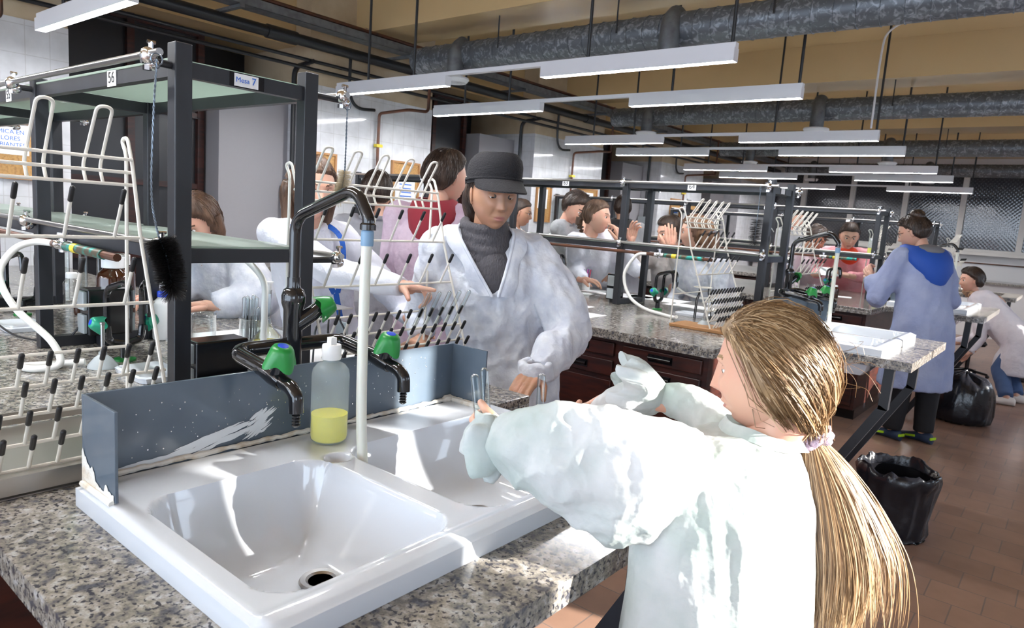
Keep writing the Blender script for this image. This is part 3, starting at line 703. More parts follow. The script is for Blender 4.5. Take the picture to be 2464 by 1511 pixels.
def mixer(yc, label, kmat=None):
    km = kmat or M_GREEN
    t = thing('mixer_tap', label, 'tap', (-1.57, yc, .9))
    X = -1.57
    obj('column', B().lathe([(.034, 0), (.034, .008), (.027, .012), (.0245, .02), (.0245, .335), (.030, .352), (.031, .372), (.025, .388), (.018, .393), (.0165, .40), (.0165, .42)], (X, yc, .90), 24)
        .tube([(X, yc, 1.19), (X+.02, yc+.045, 1.225), (X+.026, yc+.06, 1.24)], [.022, .021, .019], 14), M_BLK, t)
    obj('swan_neck', B().tube(arc([(X, yc, 1.30), (X, yc, 1.475), (X+.23, yc+.01, 1.555), (X+.285, yc+.006, 1.49), (X+.285, yc+.005, 1.465)], .045, 7), .0145, 16).lathe([(.019, 0), (.019, .012), (.015, .016)], (X+.285, yc+.005, 1.462), 18), M_BLK, t)
    knob(t, (X+.026, yc+.062, 1.236), (.25, .75, .35), km, False, .92)
    yl, yr = yc-.165, yc+.150
    obj('supply_pipe', B().tube(arc([(-1.40, yl, 1.122), (X, yl, 1.142), (X, yr, 1.142), (-1.40, yr, 1.122)], .05, 8), .0195, 16), M_BLK, t)
    for yy in (yl, yr):
        v = B().tube([(-1.43, yy, 1.126), (-1.385, yy, 1.118), (-1.352, yy, 1.108)], [.0195, .023, .018], 16)
        v.tube([(-1.378, yy, 1.11), (-1.365, yy, 1.155)], [.020, .016], 16)
        v.tube(arc([(-1.36, yy, 1.112), (-1.318, yy, 1.105), (-1.298, yy, 1.09), (-1.296, yy, 1.052)], .03, 6), .0165, 16)
        obj('tap_spout', v, M_BLK, t)
        obj('hose_barb', B().lathe([(.013, .012), (.012, .0), (.0085, -.002)]+[(q, -.004-.007*i-d) for i in range(4) for q, d in ((.0068, 0), (.0098, .002), (.0095, .004))]+[(.005, -.033), (.0, -.033)], (-1.296, yy, 1.052), 16), M_BLK, t)
        knob(t, (-1.366, yy, 1.148), (.28, 0, 1), km)
    return t
mx = mixer(1.03, 'black swan-neck mixer tap with three green knobs over the foreground sink')
hose = B().tube(spl([(-1.285, 1.035, 1.455), (-1.288, 1.035, 1.38), (-1.283, 1.032, 1.20), (-1.262, 1.02, 1.02), (-1.225, 1.005, .86)], 6), .0125, 16)
h = tag(obj('rubber_hose', hose, M_HOSE, loc=(-1.285, 1.035, .86)), 'milky translucent hose hanging from the foreground swan-neck tap into the sink', 'hose')
obj('hose_collar', B().lathe([(.0145, 0), (.0150, .004), (.0150, .030), (.0145, .034)]+[(.0132, .036)], (-1.286, 1.035, 1.425), 18), M_BLUEC, h)
m2 = dup(mx, (-1.53, 4.86, .9), 0, 'black swan-neck mixer tap with green knobs on the second bench above its sink')
h2 = tag(obj('rubber_hose', B().tube(spl([(-1.245, 4.866, 1.455), (-1.245, 4.87, 1.2), (-1.262, 4.95, .99), (-1.265, 5.0, .88)], 5), .0135, 12), M_HOSE, loc=(-1.245, 4.866, .88)), 'milky hose hanging from the second bench swan-neck tap into its sink', 'hose')
obj('hose_collar', B().lathe([(.0165, 0), (.0165, .034)], (-1.245, 4.866, 1.425), 14), M_BLUEC, h2)
m3 = dup(mx, (-1.35, 8.9, .9), 0, 'black swan-neck tap on the third bench above the bending person')
h3 = tag(obj('rubber_hose', B().tube([(-1.065, 8.906, 1.455), (-1.06, 8.95, .95)], .0125, 10), M_HOSE, loc=(-1.065, 8.906, .95)), 'milky hose on the farthest visible swan-neck tap, above the bending person', 'hose')

# soap bottle
t = thing('soap_bottle', 'squeeze bottle half full of yellow soap standing behind the foreground sink', 'bottle', (-1.352, .995, .9455))
c = (-1.352, .995, .9455); R_ = .0445
obj('bottle_body', B().lathe([(.0, .001), (R_*.85, .001), (R_*.96, .006), (R_, .014), (R_, .165), (R_*.95, .178), (R_*.75, .190), (R_*.45, .197), (.019, .199), (.019, .206)], c, 40), M_BOTTLE, t)
obj('liquid_soap', B().lathe([(.0, .004), (R_*.82, .004), (R_*.93, .008), (R_*.965, .015), (R_*.965, .070), (0, .070)], c, 40), M_SOAP, t)
obj('bottle_cap', B().lathe([(.022, .203), (.0225, .205), (.0225, .236), (.021, .239), (.0, .239)], c, 30).box(c[0]-.008, c[0]+.008, c[1]-.008, c[1]+.008, c[2]+.238, c[2]+.256), M_WPLAST, t)
# ================================================================= SHELF RACKS, DRYING RACKS, BENCH CLUTTER
def plate(par, s, loc, w, h, size, face, col=None):
    """white label with a printed number; face 'y' looks to -Y, face 'x' looks to +X"""
    x, y, z = loc
    if face == 'y':
        b = B().box(x-w/2, x+w/2, y-.0015, y, z-h/2, z+h/2); rot = Matrix(((1, 0, 0), (0, 0, -1), (0, 1, 0))); tl = (x, y-.0022, z)
    else:
        b = B().box(x, x+.0015, y-w/2, y+w/2, z-h/2, z+h/2); rot = Matrix(((0, 0, 1), (1, 0, 0), (0, 1, 0))); tl = (x+.0022, y, z)
    p = obj('number_label', b, M_PAPER, par, smooth=0)
    return p, tl, rot
def clamp(par, c, s=1.0):
    x, y, z = c
    b = B().ell((x, y, z), (.022*s, .02*s, .022*s), 16, 10).ell((x-.004, y+.012, z-.018), (.016, .018, .016), 14, 8).tube([(x+.004, y+.004, z+.012), (x+.006, y+.004, z+.034)], .006, 8).tube([(x+.006, y-.006, z+.033), (x+.006, y+.014, z+.033)], .005, 8)
    b.lathe([(.011, 0), (.011, .012)], n=6, mat=Matrix.Translation((x-.006, y+.0, z-.035)))
    return obj('rod_clamp', b, M_CHROME, par)
def shelf_rack(xe, ya, yb, nb, label, dz=0.0, nums=(), mesa=None, full=True, sp=1.08):
    t = thing('shelf_rack', label, 'shelf rack', (xe-1, (ya+yb)/2, ZT))
    zt, zl, pw = 1.862+dz, 1.368, .046
    xs = [xe-sp*i for i in range(nb+1)]; xs[-1] = max(xs[-1], -5.9)
    for i, x in enumerate(xs):
        for y in (ya, yb):
            ptop = 1.902+dz if i == 0 else zt+.02
            obj('upright', B().box(x-pw/2, x+pw/2, y-pw/2, y+pw/2, ZT+.001, ptop), M_STEELB, t, smooth=0, bevel=.003)
        for nm, z in (('cross_beam', zt-.044), ('cross_beam', zl-.042)):
            obj(nm, B().box(x-.014, x+.014, ya+pw/2, yb-pw/2, z, z+.040), M_STEELB, t, smooth=0)
        obj('foot_bar', B().box(x-.02, x+.02, ya+pw/2, yb-pw/2, ZT+.001, ZT+.041), M_STEELB, t, smooth=0)
    for i in range(nb):
        a, c = xs[i+1]+pw/2, xs[i]-pw/2
        for y in (ya, yb):
            for z in (zt-.044, zl-.042): obj('side_beam', B().box(a, c, y-.014, y+.014, z, z+.040), M_STEELB, t, smooth=0)
        for z in (zt, zl):
            obj('glass_shelf', B().box(a-.005, c+.012, ya-.016, yb+.016, z-.003, z+.003), M_SHELF, t, smooth=0)
    for y, s in ((ya, -1), (yb, 1)):
        for z, xo, yo in ((zt-.006 if s < 0 else zt-.005, .075, .085), (zl+.012, .03, .058)):
            if s > 0:
                yo = .12; xo = .04; z = z-(.034 if z < 1.5 else 0)
            yr = y+s*yo
            obj('support_rod', B().tube([(xe+xo, yr, z), (xs[-1], yr, z+.0)], .0095, 12), M_ROD, t)
            for x in xs[:4]:
                obj('rod_bracket', B().tube([(x, y+s*pw/2, z-.014), (x, yr+s*.012, z-.014)], .010, 10), M_STEELB, t)
                clamp(t, (x+.012, yr, z-.004))
    for x, s_ in nums:
        p, tl, rot = plate(t, s_, (x, ya-.0145, zt-.024), .062, .048, .05, 'y')
        if s_: text('printed_number', s_, tl, .046, M_BLKTXT, p, rot)
    if mesa is not None:
        p, tl, rot = plate(t, mesa, (xe+.0145, (ya+yb)/2-.015, zt-.024), .072, .034, .03, 'x')
        if mesa: text('printed_name', 'Mesa', (tl[0], tl[1]-.012, tl[2]), .020, M_BLUETXT, p, rot); text('printed_number', mesa, (tl[0], tl[1]+.022, tl[2]+.001), .028, M_BLUETXT, p, rot)
        obj('black_tape', B().box(xe+.014, xe+.0145, (ya+yb)/2-.065, (ya+yb)/2+.04, zt-.043, zt-.005), M_BPLAST, t, smooth=0)
    return t
RACK1 = shelf_rack(-1.90, .888, 1.277, 4, 'black steel shelf rack with glass shelves on the nearest bench, tagged 56', nums=((-2.30, '56'), (-3.27, '55')), mesa='7')
shelf_rack(-1.63, 4.60, 4.99, 4, 'black shelf rack numbered 63 and 64 on the second bench', dz=-.035, nums=((-3.26, '63'), (-2.18, '64')), mesa='')
shelf_rack(-1.72, 8.12, 8.50, 4, 'black shelf rack on the third bench, behind the person in pink gown', dz=-.02, nums=((-2.9, ''), (-3.9, '')))
shelf_rack(-1.75, 11.7, 12.1, 4, 'black shelf rack on the fourth bench, right of the blue gowned person', dz=-.03, nums=((-2.9, ''),))

# gas line with valves under the lower shelf
def gas_line(y, x0, x1, valves, label):
    t = thing('gas_line', label, 'gas pipe', ((x0+x1)/2, y, 1.31))
    obj('pipe', B().tube([(x0, y, 1.312), (x1, y, 1.312)], .012, 10), M_COPPER, t)
    for x in valves:
        v = obj('valve', B().tube([(x-.035, y, 1.312), (x+.035, y, 1.312)], .018, 12).tube([(x, y, 1.29), (x, y, 1.345)], .013, 10).tube([(x, y, 1.345), (x, y, 1.355)], .019, 12).ell((x, y-.018, 1.318), (.014, .014, .014), 12, 8), M_CHROME, t)
        obj('hose_nipple', B().tube([(x-.035, y, 1.312), (x-.10, y, 1.312)], [.015, .012], 10), M_COPPER, v)
        obj('yellow_band', B().tube([(x+.10, y, 1.312), (x+.135, y, 1.312)], .0165, 12), M_YTAPE, t)
        obj('verdigris_fitting', B().tube([(x+.035, y, 1.312), (x+.10, y, 1.312)], .0155, 12).tube([(x+.135, y, 1.312), (x+.34, y, 1.312)], .0155, 12), M_VERDI, t)
    return t
gas_line(.845, -5.8, -2.2, (-2.64, -3.9), 'corroded gas pipe with valves under the lower shelf of the nearest rack')
gas_line(4.53, -5.8, -1.95, (-2.35, -4.15), 'corroded gas pipe with valves under the lower shelf of the second rack')
gas_line(8.05, -5.5, -1.9, (-2.2,), 'gas pipe with valve under the lower shelf of the third rack')

# ---- wire drying rack (A-frame with black-tipped pegs)
def drying_rack():
    t = thing('drying_rack', 'cream wire drying rack with black tipped pegs', 'drying rack', (-2.06, 1.64, ZT))
    y0, y1 = 1.315, 1.972; r = .0042
    T = [(-2.045, 1.585), (-2.055, 1.553), (-2.045, 1.522)]
    W1, W2, A_, B_, C_, D_ = (-2.0, 1.392), (-1.945, 1.236), (-1.882, 1.075), (-1.861, 1.018), (-1.838, .962), (-1.818, .915)
    fr = B()
    for y in (y0, y1):                                   # each side: back leg - loop - sloping front leg
        q = 1 if y == y0 else -1
        fr = B().tube(arc([(-2.085, y, ZT+.001), (-2.082, y, 1.60), (-2.11, y, 1.635), (-2.075, y, 1.642), (-2.045, y, 1.57), (-2.0, y, 1.392), (-1.815, y, ZT+.004)], .018, 5), r*1.15, 8)
        obj('side_frame', fr, M_WIRE, t)
    fb = B()
    for y in (y0, y1): obj('rubber_foot', B().tube([(-1.815, y, ZT+.012), (-1.806, y, ZT+.003)], .0065, 8), M_TIP, t)
    wr = B()
    for x, z in T: wr.tube([(x, y0, z), (x, y1, z)], r, 8)
    for x, z in (W1, W2, A_, B_, C_, D_): wr.tube([(x, y0-.006, z), (x, y1+.006, z)], r, 8, round_=True)
    wr.tube([(-2.085, y0, 1.1), (-2.085, y1, 1.1)], r, 6)
    obj('cross_wires', wr, M_WIRE, t)
    for k in range(5):                                   # long rounded hooks for flasks
        yc = y0+.085+k*.122
        p = arc([(-2.055, yc-.019, 1.522), (-2.075, yc-.019, 1.56), (-1.985, yc-.017, 1.70), (-1.985, yc+.017, 1.70), (-2.075, yc+.019, 1.56), (-2.055, yc+.019, 1.522)], .017, 6)
        obj('flask_hook', B().tube(p, r, 8), M_WIRE, t)
    def peg(x, y, z, L_):
        d = V((.47, 0, .88)).normalized(); q = V((x, y, z)); e = q+d*L_
        g = obj('peg', B().tube([q, e], r, 7), M_WIRE, t, smooth=60)
        obj('peg_tip', B().tube([e-d*.026, e+d*.004], .0060, 8, round_=True), M_TIP, g, smooth=60)
    for (x, z) in (W1, W2):
        for k in range(6): peg(x, y0+.05+k*.109, z, .125)
    for (x, z) in (A_, B_, C_, D_):
        for k in range(12): peg(x, y0+.035+k*.053, z, .085)
    return t
DR = drying_rack()
DR.location = (-2.06, 1.665, ZT)
DR['label'] = 'cream wire drying rack left of the capped woman, five glass tubes on its pegs'
DR['group'] = 'wire drying racks on the benches'
G = 'wire drying racks on the benches'
dup(DR, (-1.895, .428, ZT+.004), 0, 'cream wire drying rack at the far left, standing by the steel drip tray', G)
dup(DR, (-1.93, 4.285, ZT+.0), 0, 'cream wire drying rack at the near edge of the second bench', G, (1, .85, 1))
dup(DR, (-1.72, 5.47, ZT), 0, 'cream wire drying rack at the far side of the second bench', G)
dup(DR, (-1.85, 8.80, ZT), 0, 'cream wire drying rack on the third bench, right of the pink gown', G, (1, .78, 1))
dup(DR, (-1.55, 12.3, ZT), 0, 'distant cream drying rack right of the blue gowned person', G)

# test tubes upside down on the right-hand pegs of the near rack
def test_tube(p, d, L_, r, label, name='test_tube', group=None, m=None):
    p = V(p); d = V(d).normalized(); b = B()
    n = 14; q = d.to_track_quat('Z', 'Y').to_matrix().to_4x4(); mt = Matrix.Translation(p) @ q
    prof = [(r*1.12, 0), (r*1.15, .002), (r, .005), (r, L_-r)]+[(r*math.cos(a), L_-r+r*math.sin(a)) for a in [PI/2*i/5 for i in range(1, 6)]]
    prof += [(r*.86*math.cos(a), L_-r+r*.86*math.sin(a)) for a in [PI/2*i/5 for i in range(5, -1, -1)]]+[(r*.86, .002)]
    prof[8] = (1e-4, prof[8][1]); prof[9] = (1e-4, prof[9][1])
    b.lathe(prof, n=n, mat=mt)
    return tag(obj(name, b, m or M_GLASS, loc=tuple(p), smooth=60), label, 'test tube', group)
for k in range(5):
    y = 1.34+.035+(7+k)*.053; x, z = -1.882, 1.075; d = V((.47, 0, .88)).normalized()
    test_tube(V((x, y, z))+d*.012, d, .155, .0085, ['first from the left', 'second from the left', 'middle one', 'second from the right', 'last on the right'][k]+' of five clear tubes upended on the near drying rack', group='clear tubes upended on the near drying rack')

# ---- steel drip tray under the left drying rack
t = thing('drip_tray', 'stainless steel drip tray on the nearest bench at lower left', 'tray', (-1.78, .28, ZT))
obj('tray_base', B().box(-2.02, -1.545, -.12, .70, ZT+.001, ZT+.0035), M_STEEL, t, smooth=0)
obj('tray_rim', B().box(-1.548, -1.545, -.12, .70, ZT+.008, ZT+.045).box(-2.02, -2.017, -.12, .70, ZT+.008, ZT+.04).box(-2.017, -1.548, .697, .70, ZT+.008, ZT+.042).box(-2.017, -1.548, -.12, -.117, ZT+.008, ZT+.042), M_STEEL, t, smooth=0)
obj('sloping_drainboard', B().add([(-1.56, -.115, ZT+.036), (-1.56, .695, ZT+.036), (-1.69, .695, ZT+.005), (-1.69, -.115, ZT+.005)], [(0, 1, 2, 3)]), M_STEEL, t, smooth=0)

# ---- hanging bottle brushes
def brush(top, pts, b0, b1, R_, mb, label, n, mt=None, seed=1):
    P = spl(pts, 8); t = thing('bottle_brush', label, 'brush', tuple(P[-1]))
    w = B()
    for ph in (0, PI):
        tw = []
        L_ = 0
        for i in range(len(P)-1):
            for q in range(4):
                s = q/4; c = P[i].lerp(P[i+1], s); a = ph+(i*4+q)*1.05; tw.append(c+V((math.cos(a)*.0014, math.sin(a)*.0014, 0)))
        w.tube(tw, .0016, 5)
    w.tube([V(pts[0])+V((.018*math.cos(a)*0, .014*math.cos(a), .014*math.sin(a)-.0)) for a in [2*PI*i/12 for i in range(13)]], .0018, 5)
    obj('twisted_handle', w, M_TWIST, t)
    rn = random.Random(seed); br = B(); m = len(P)
    for i in range(n):
        u = b0+(b1-b0)*rn.random(); k = min(int(u*(m-1)), m-2); c = P[k].lerp(P[k+1], u*(m-1)-k); ax = (P[k+1]-P[k]).normalized()
        a = rn.uniform(0, 2*PI); s = ax.orthogonal().normalized(); s2 = ax.cross(s); d = s*math.cos(a)+s2*math.sin(a)
        e = (u-b0)/(b1-b0); rr = R_*rn.uniform(.82, 1.1)*(1 if e < .82 else 1-.25*(e-.82)/.18)
        q = c+d*rr+ax*(rn.uniform(-.004, .004)+(.03*(e-.85)/.15 if e > .85 else 0))
        w_ = rn.uniform(0, PI); sd = (d.cross(ax)*math.cos(w_)+ax*math.sin(w_))*.0006
        br.add([c-sd, c+sd, q+sd*.6, q-sd*.6], [(0, 1, 2, 3)])
    for i in range(int(n*.02)): pass
    obj('bristles', br, mb, t, smooth=0)
    return t
brush(0, [(-1.80, .785, 1.832), (-1.795, .775, 1.70), (-1.785, .765, 1.52), (-1.765, .77, 1.42), (-1.75, .785, 1.36), (-1.735, .795, 1.275)], .66, 1.0, .036, M_BRIST, 'large black bottle brush hanging on a twisted wire from the near shelf rack', 5200, seed=4)
brush(0, [(-1.885, 1.415, 1.83), (-1.885, 1.415, 1.70), (-1.885, 1.412, 1.60), (-1.895, 1.40, 1.535)], .58, 1.0, .022, M_BRISTW, 'small pale bristle brush hanging right of the near shelf rack', 1500, seed=9)
brush(0, [(-1.66, 4.49, 1.80), (-1.66, 4.49, 1.62), (-1.665, 4.5, 1.45)], .55, 1.0, .04, M_BRIST, 'black bottle brush hanging at the end of the second shelf rack', 900, seed=5)

# ---- socket boxes on the benches
def socket_box(c, w, h, label, stem=True, rot=0):
    """black box on a post with pale grey outlet covers on its ends"""
    x, y, z = c
    t = thing('socket_box', label, 'socket box', (x, y, ZT))
    obj('housing', B().box(x-.045, x+.045, y-w/2, y+w/2, z-h/2, z+h/2), M_BPLAST, t, smooth=0, bevel=.006)
    if stem: obj('stem', B().box(x-.025, x+.025, y-.03, y+.03, ZT+.001, z-h/2), M_STEELB, t, smooth=0)
    for s in (-1, 1):
        for dz in (-.25, .25):
            o = B().box(x-.032, x+.032, min(y+s*w/2, y+s*(w/2+.014)), max(y+s*w/2, y+s*(w/2+.014)), z+dz*h-h*.2, z+dz*h+h*.2)
            obj('outlet_cover', o, M_GPLAST, t, smooth=0, bevel=.003)
    return t
socket_box((-2.07, 1.085, .995), .17, .15, 'glossy black socket box between the uprights of the near shelf rack')
socket_box((-2.93, 1.085, 1.035), .16, .18, 'black socket box with grey covers, behind the left drying rack')
socket_box((-2.80, 4.72, 1.02), .12, .20, 'black socket box beside the uprights on the second bench')
socket_box((-1.55, 8.45, 1.02), .14, .20, 'grey and black socket box at the end of the third bench')

# ---- small black gas/water taps with teal knobs
def bench_tap(loc, label, ang=0):
    t = thing('bench_tap', label, 'tap', loc, ang)
    X, Y, Z = loc
    c, s = math.cos(ang), math.sin(ang)
    R = lambda q: (X+q[0]*c-q[1]*s, Y+q[0]*s+q[1]*c, Z+q[2])
    obj('column', B().tube([R((0, 0, .012)), R((0, 0, .07))], .017, 12).tube(arc([R((0, 0, .06)), R((0, -.055, .075)), R((0, -.06, .13))], .02, 5), .013, 10).tube(arc([R((0, 0, .06)), R((0, .055, .075)), R((0, .06, .13))], .02, 5), .013, 10), M_BLK, t)
    obj('base_ring', B().lathe([(.036, .001), (.036, .008), (.02, .012), (.0, .012)], (X, Y, Z), 20), M_GREEN, t)
    for q in (-1, 1):
        obj('spout', B().tube(arc([R((0, q*.06, .12)), R((0, q*.06, .265)), R((.11, q*.03, .30)), R((.125, q*.03, .22))], .035, 6), .0115, 10).tube([R((.125, q*.03, .22)), R((.125, q*.03, .175))], [.009, .006], 8), M_BLK, t)
        knob(t, R((-.0, q*.075, .135)), (0, q*1 if ang == 0 else q*c, .35), M_TEAL, True, .85)
    return t
bt = bench_tap((-2.62, 1.03, ZT), 'black double tap with teal knobs behind the left drying rack, nearest bench')
dup(bt, (-2.39, 4.66, ZT), 0, 'black double tap with teal knobs at the middle of the second bench')
dup(bt, (-3.72, 5.1, ZT), 0, 'black double tap with teal knobs beside the capped woman shoulder')
dup(bt, (-3.75, 1.03, ZT), 0, 'black double tap with teal knobs at the left picture edge')
dup(bt, (-2.2, 8.35, ZT), 0, 'black double tap with teal knobs on the third bench')
def cup_sink(loc, label):
    t = thing('cup_sink', label, 'cup sink', loc); x, y, z = loc; rings = []
    for (h, a, c) in ((.001, .11, .075), (.018, .115, .08), (.022, .105, .072), (.012, .085, .055), (.008, .05, .03)):
        rings.append([V((x+a*max(-1, min(1, 1.3*math.cos(q))), y+c*max(-1, min(1, 1.3*math.sin(q))), z+h)) for q in [2*PI*j/28 for j in range(28)]])
    obj('ceramic_bowl', B().loft(rings), M_CER, t)
cup_sink((-2.36, 1.01, ZT), 'small white ceramic cup sink under the teal taps, nearest bench')
cup_sink((-3.42, .93, ZT), 'small white ceramic cup sink at the left picture edge')
cup_sink((-2.08, 4.62, ZT), 'small white ceramic cup sink on the second bench beside the hose')

# ---- white rubber gas hoses
def hose_(pts, label, r=.0115, name='gas_hose', k=8):
    return tag(obj(name, B().tube(spl(pts, k), r, 12), M_WHOSE, loc=tuple(pts[-1])), label, 'hose')
hose_([(-2.735, .845, 1.312), (-2.78, .80, 1.312), (-2.80, .745, 1.28), (-2.78, .70, 1.20), (-2.70, .72, 1.10), (-2.60, .79, 1.0), (-2.55, .80, .93), (-2.58, .74, ZT+.013), (-2.64, .72, ZT+.013), (-2.62, .82, ZT+.013), (-2.58, .885, ZT+.02)], 'white rubber hose looping from the near gas valve down to the burner')
hose_([(-2.50, 1.36, 1.30), (-2.42, 1.37, 1.29), (-2.30, 1.38, 1.22), (-2.27, 1.37, 1.12), (-2.32, 1.40, .98), (-2.36, 1.45, ZT+.06)], 'white rubber hose arching beside the volumetric flask')
hose_([(-2.45, 4.53, 1.312), (-2.52, 4.50, 1.29), (-2.58, 4.46, 1.15), (-2.52, 4.45, 1.0), (-2.38, 4.42, .93), (-2.2, 4.36, ZT+.013), (-2.08, 4.30, ZT+.013), (-2.02, 4.22, ZT+.03)], 'white rubber hose looping from the gas valve on the second bench')
hose_([(-2.265, 4.69, 1.08), (-2.2, 4.72, 1.04), (-2.1, 4.75, 1.02), (-2.0, 4.72, 1.04), (-1.93, 4.70, 1.10)], 'short white hose hanging from the second bench teal tap', .009)

# ---- burner bases / funnel
def burner(loc, label, m1, m2):
    t = thing('gas_burner', label, 'burner', loc)
    obj('base', B().lathe([(.048, .001), (.046, .010), (.026, .035), (.013, .045), (.013, .055), (.0, .055)], loc, 24), m1, t)
    obj('barrel', B().lathe([(.009, .055), (.009, .07), (.0065, .072), (.0065, .15), (.0085, .152), (.0085, .158), (.006, .158)], loc, 16), m2, t)
burner((-2.55, .93, ZT), 'small burner with pale cone base behind the left drying rack', M_GPLAST, M_ROD)
burner((-1.80, 4.16, ZT), 'grey gas burner by the drying rack foot on the second bench', M_GPLAST, M_ROD)
burner((-2.28, 1.50, ZT), 'steel burner behind the splash guard, left of the tripod', M_ROD, M_ROD)

# ---- tripods
def tripod(loc, h, w, label, square):
    x, y, z = loc; t = thing('burner_tripod', label, 'tripod', loc)
    if square: obj('gauze', B().box(x-w, x+w, y-w, y+w, z+h, z+h+.004), M_STEEL, t, smooth=0).rotation_euler = (0, 0, 0)
    else: obj('ring', B().lathe([(w*.62, h), (w*.62, h+.005), (w, h+.005), (w, h), (w*.62, h)], loc, 28), M_WIRE, t)
    for q in range(3):
        a = 2*PI*q/3+.5
        obj('leg', B().tube(arc([(x+w*.62*math.cos(a), y+w*.62*math.sin(a), z+h), (x+w*.62*math.cos(a), y+w*.62*math.sin(a), z+h*.8), (x+w*1.05*math.cos(a), y+w*1.05*math.sin(a), z+h*.62), (x+w*1.15*math.cos(a), y+w*1.15*math.sin(a), z+.001)], .02, 4), .004, 7), M_BPIPE, t)
tripod((-2.22, 1.62, ZT), .215, .062, 'black tripod with square gauze behind the near drying rack', True)
tripod((-1.98, 4.50, ZT), .22, .062, 'black tripod with pale ring beside the second bench drying rack', False)

# ---- glassware on the nearest bench
def lathe_obj(name, prof, c, m, par, n=32, mi=0): return obj(name, B().lathe(prof, c, n), m, par, smooth=50)
t = thing('volumetric_flask', 'glass flask with long neck, white stopper and pale yellow liquid, left of the tap', 'flask', (-2.44, 1.49, ZT+.012))
c = (-2.44, 1.49, ZT+.012)
lathe_obj('flask_body', [(.0, .0), (.05, .001), (.062, .012), (.066, .032), (.060, .055), (.042, .08), (.022, .10), (.012, .118), (.0105, .14), (.0105, .245), (.0125, .25), (.0115, .25), (.0092, .245), (.0092, .14), (.02, .098), (.040, .078), (.058, .054), (.063, .032), (.059, .014), (.048, .004), (0, .003)], c, M_GLASS, t)
lathe_obj('liquid', [(.0, .005), (.046, .006), (.057, .015), (.0615, .032), (.059, .046), (0, .046)], c, M_YLIQ, t)
lathe_obj('stopper', [(.0, .235), (.0088, .235), (.0095, .252), (.0105, .275), (.017, .278), (.017, .283), (0, .283)], c, M_WPLAST, t)
def beaker(c, r, h, label, name='glass_beaker'):
    t = tag(obj(name, B().lathe([(0, .0), (r*.93, .0), (r, .006), (r, h-.004), (r*1.06, h), (r*1.04, h+.001), (r*.95, h-.004), (r*.95, .008), (0, .004)], c, 32), M_GLASS, loc=c, smooth=50), label, 'beaker'); return t
beaker((-2.70, 1.36, ZT+.012), .048, .125, 'empty glass beaker beside the upright of the near shelf rack')
beaker((-2.56, 1.50, ZT+.012), .058, .12, 'glass beaker holding a bunch of upended test tubes')
rn = random.Random(2)
for k in range(7):
    a = k*2*PI/6; rr = .019 if k else 0
    if k == 6: a, rr, L_ = 0.2, .042, .165
    else: L_ = .195+.006*(k % 3)
    test_tube((-2.57+rr*math.cos(a), 1.485+rr*math.sin(a), ZT+.018), (.02*math.cos(a), .02*math.sin(a)+.02, 1), L_, .009, 'clear test tube standing bottom up in the glass beaker left of the flask', group='test tubes in the near beaker')
def jarb(c, r, h, m, capm, label, neck=.6, name='reagent_bottle', cat='bottle', ch=.025):
    t = thing(name, label, cat, c)
    lathe_obj('bottle_body', [(0, .001), (r*.9, .001), (r, .006), (r, h*.74), (r*.9, h*.80), (r*neck, h*.88), (r*neck, h*.93), (0, h*.93)], c, m, t)
    lathe_obj('bottle_cap', [(0, h*.90), (r*neck*1.12, h*.90), (r*neck*1.12, h*.90+ch), (r*neck, h*.90+ch+.003), (0, h*.90+ch+.003)], c, capm, t)
    return t
jarb((-3.38, 1.28, ZT), .068, .285, M_AMBER, M_WPLAST, 'large amber bottle with white cap behind the left drying rack', .62, ch=.045)
jarb((-3.52, 1.36, ZT), .068, .285, M_AMBER, M_WPLAST, 'amber bottle with white cap just behind the large amber bottle', .62, ch=.045)
jarb((-3.75, 1.12, ZT), .024, .10, M_AMBER, M_WPLAST, 'tiny dropper bottle left of the large amber bottle', .5, 'dropper_bottle')
jarb((-3.68, 1.24, ZT), .022, .095, M_AMBER, M_WPLAST, 'second tiny dropper bottle, nearer the large amber bottle', .5, 'dropper_bottle')
jarb((-2.93, 1.30, ZT), .038, .20, M_WPLAST, M_BLUE, 'white wash bottle with bent spout behind the teal taps', .5, 'wash_bottle', ch=.02)
jarb((-3.95, 1.3, ZT), .04, .16, M_GLASS, M_WPLAST, 'clear bottle beside the glass cylinders at left', .6, 'clear_bottle')
for k in range(3):
    c = (-4.1+.1*k, 1.32+.05*k, ZT); tag(obj('glass_cylinder', B().lathe([(0, 0), (.03, 0), (.03, .006), (.02, .01), (.02, .27), (.023, .275), (.019, .27), (.019, .012), (0, .011)], c, 20), M_GLASS, loc=c), 'tall glass measuring cylinder, %s of three behind the amber bottle' % ['leftmost', 'middle', 'rightmost'][k], 'cylinder')
tag(obj('white_tray', B().box(-2.98, -2.16, 1.30, 1.80, ZT+.0005, ZT+.004).box(-2.98, -2.16, 1.30, 1.306, ZT+.004, ZT+.011).box(-2.98, -2.16, 1.794, 1.80, ZT+.004, ZT+.011), M_WPLAST, smooth=0, loc=(-2.6, 1.5, ZT)), 'flat white tray under the glassware of the nearest bench', 'tray')
tag(obj('glass_rod', B().tube([(-2.35, 1.42, ZT+.014), (-2.62, 1.35, ZT+.014)], .003, 8), M_GLASS, loc=(-2.5, 1.4, ZT+.01)), 'thin glass rod lying on the white tray', 'rod')
t = thing('power_cable', 'black cable sagging beside the left socket box', 'cable', (-3.2, .9, ZT))
obj('cable', B().tube(spl([(-2.95, 1.0, .98), (-3.0, .95, .915), (-3.2, .86, .907), (-3.5, .85, .93)], 6), .004, 7), M_TIP, t)

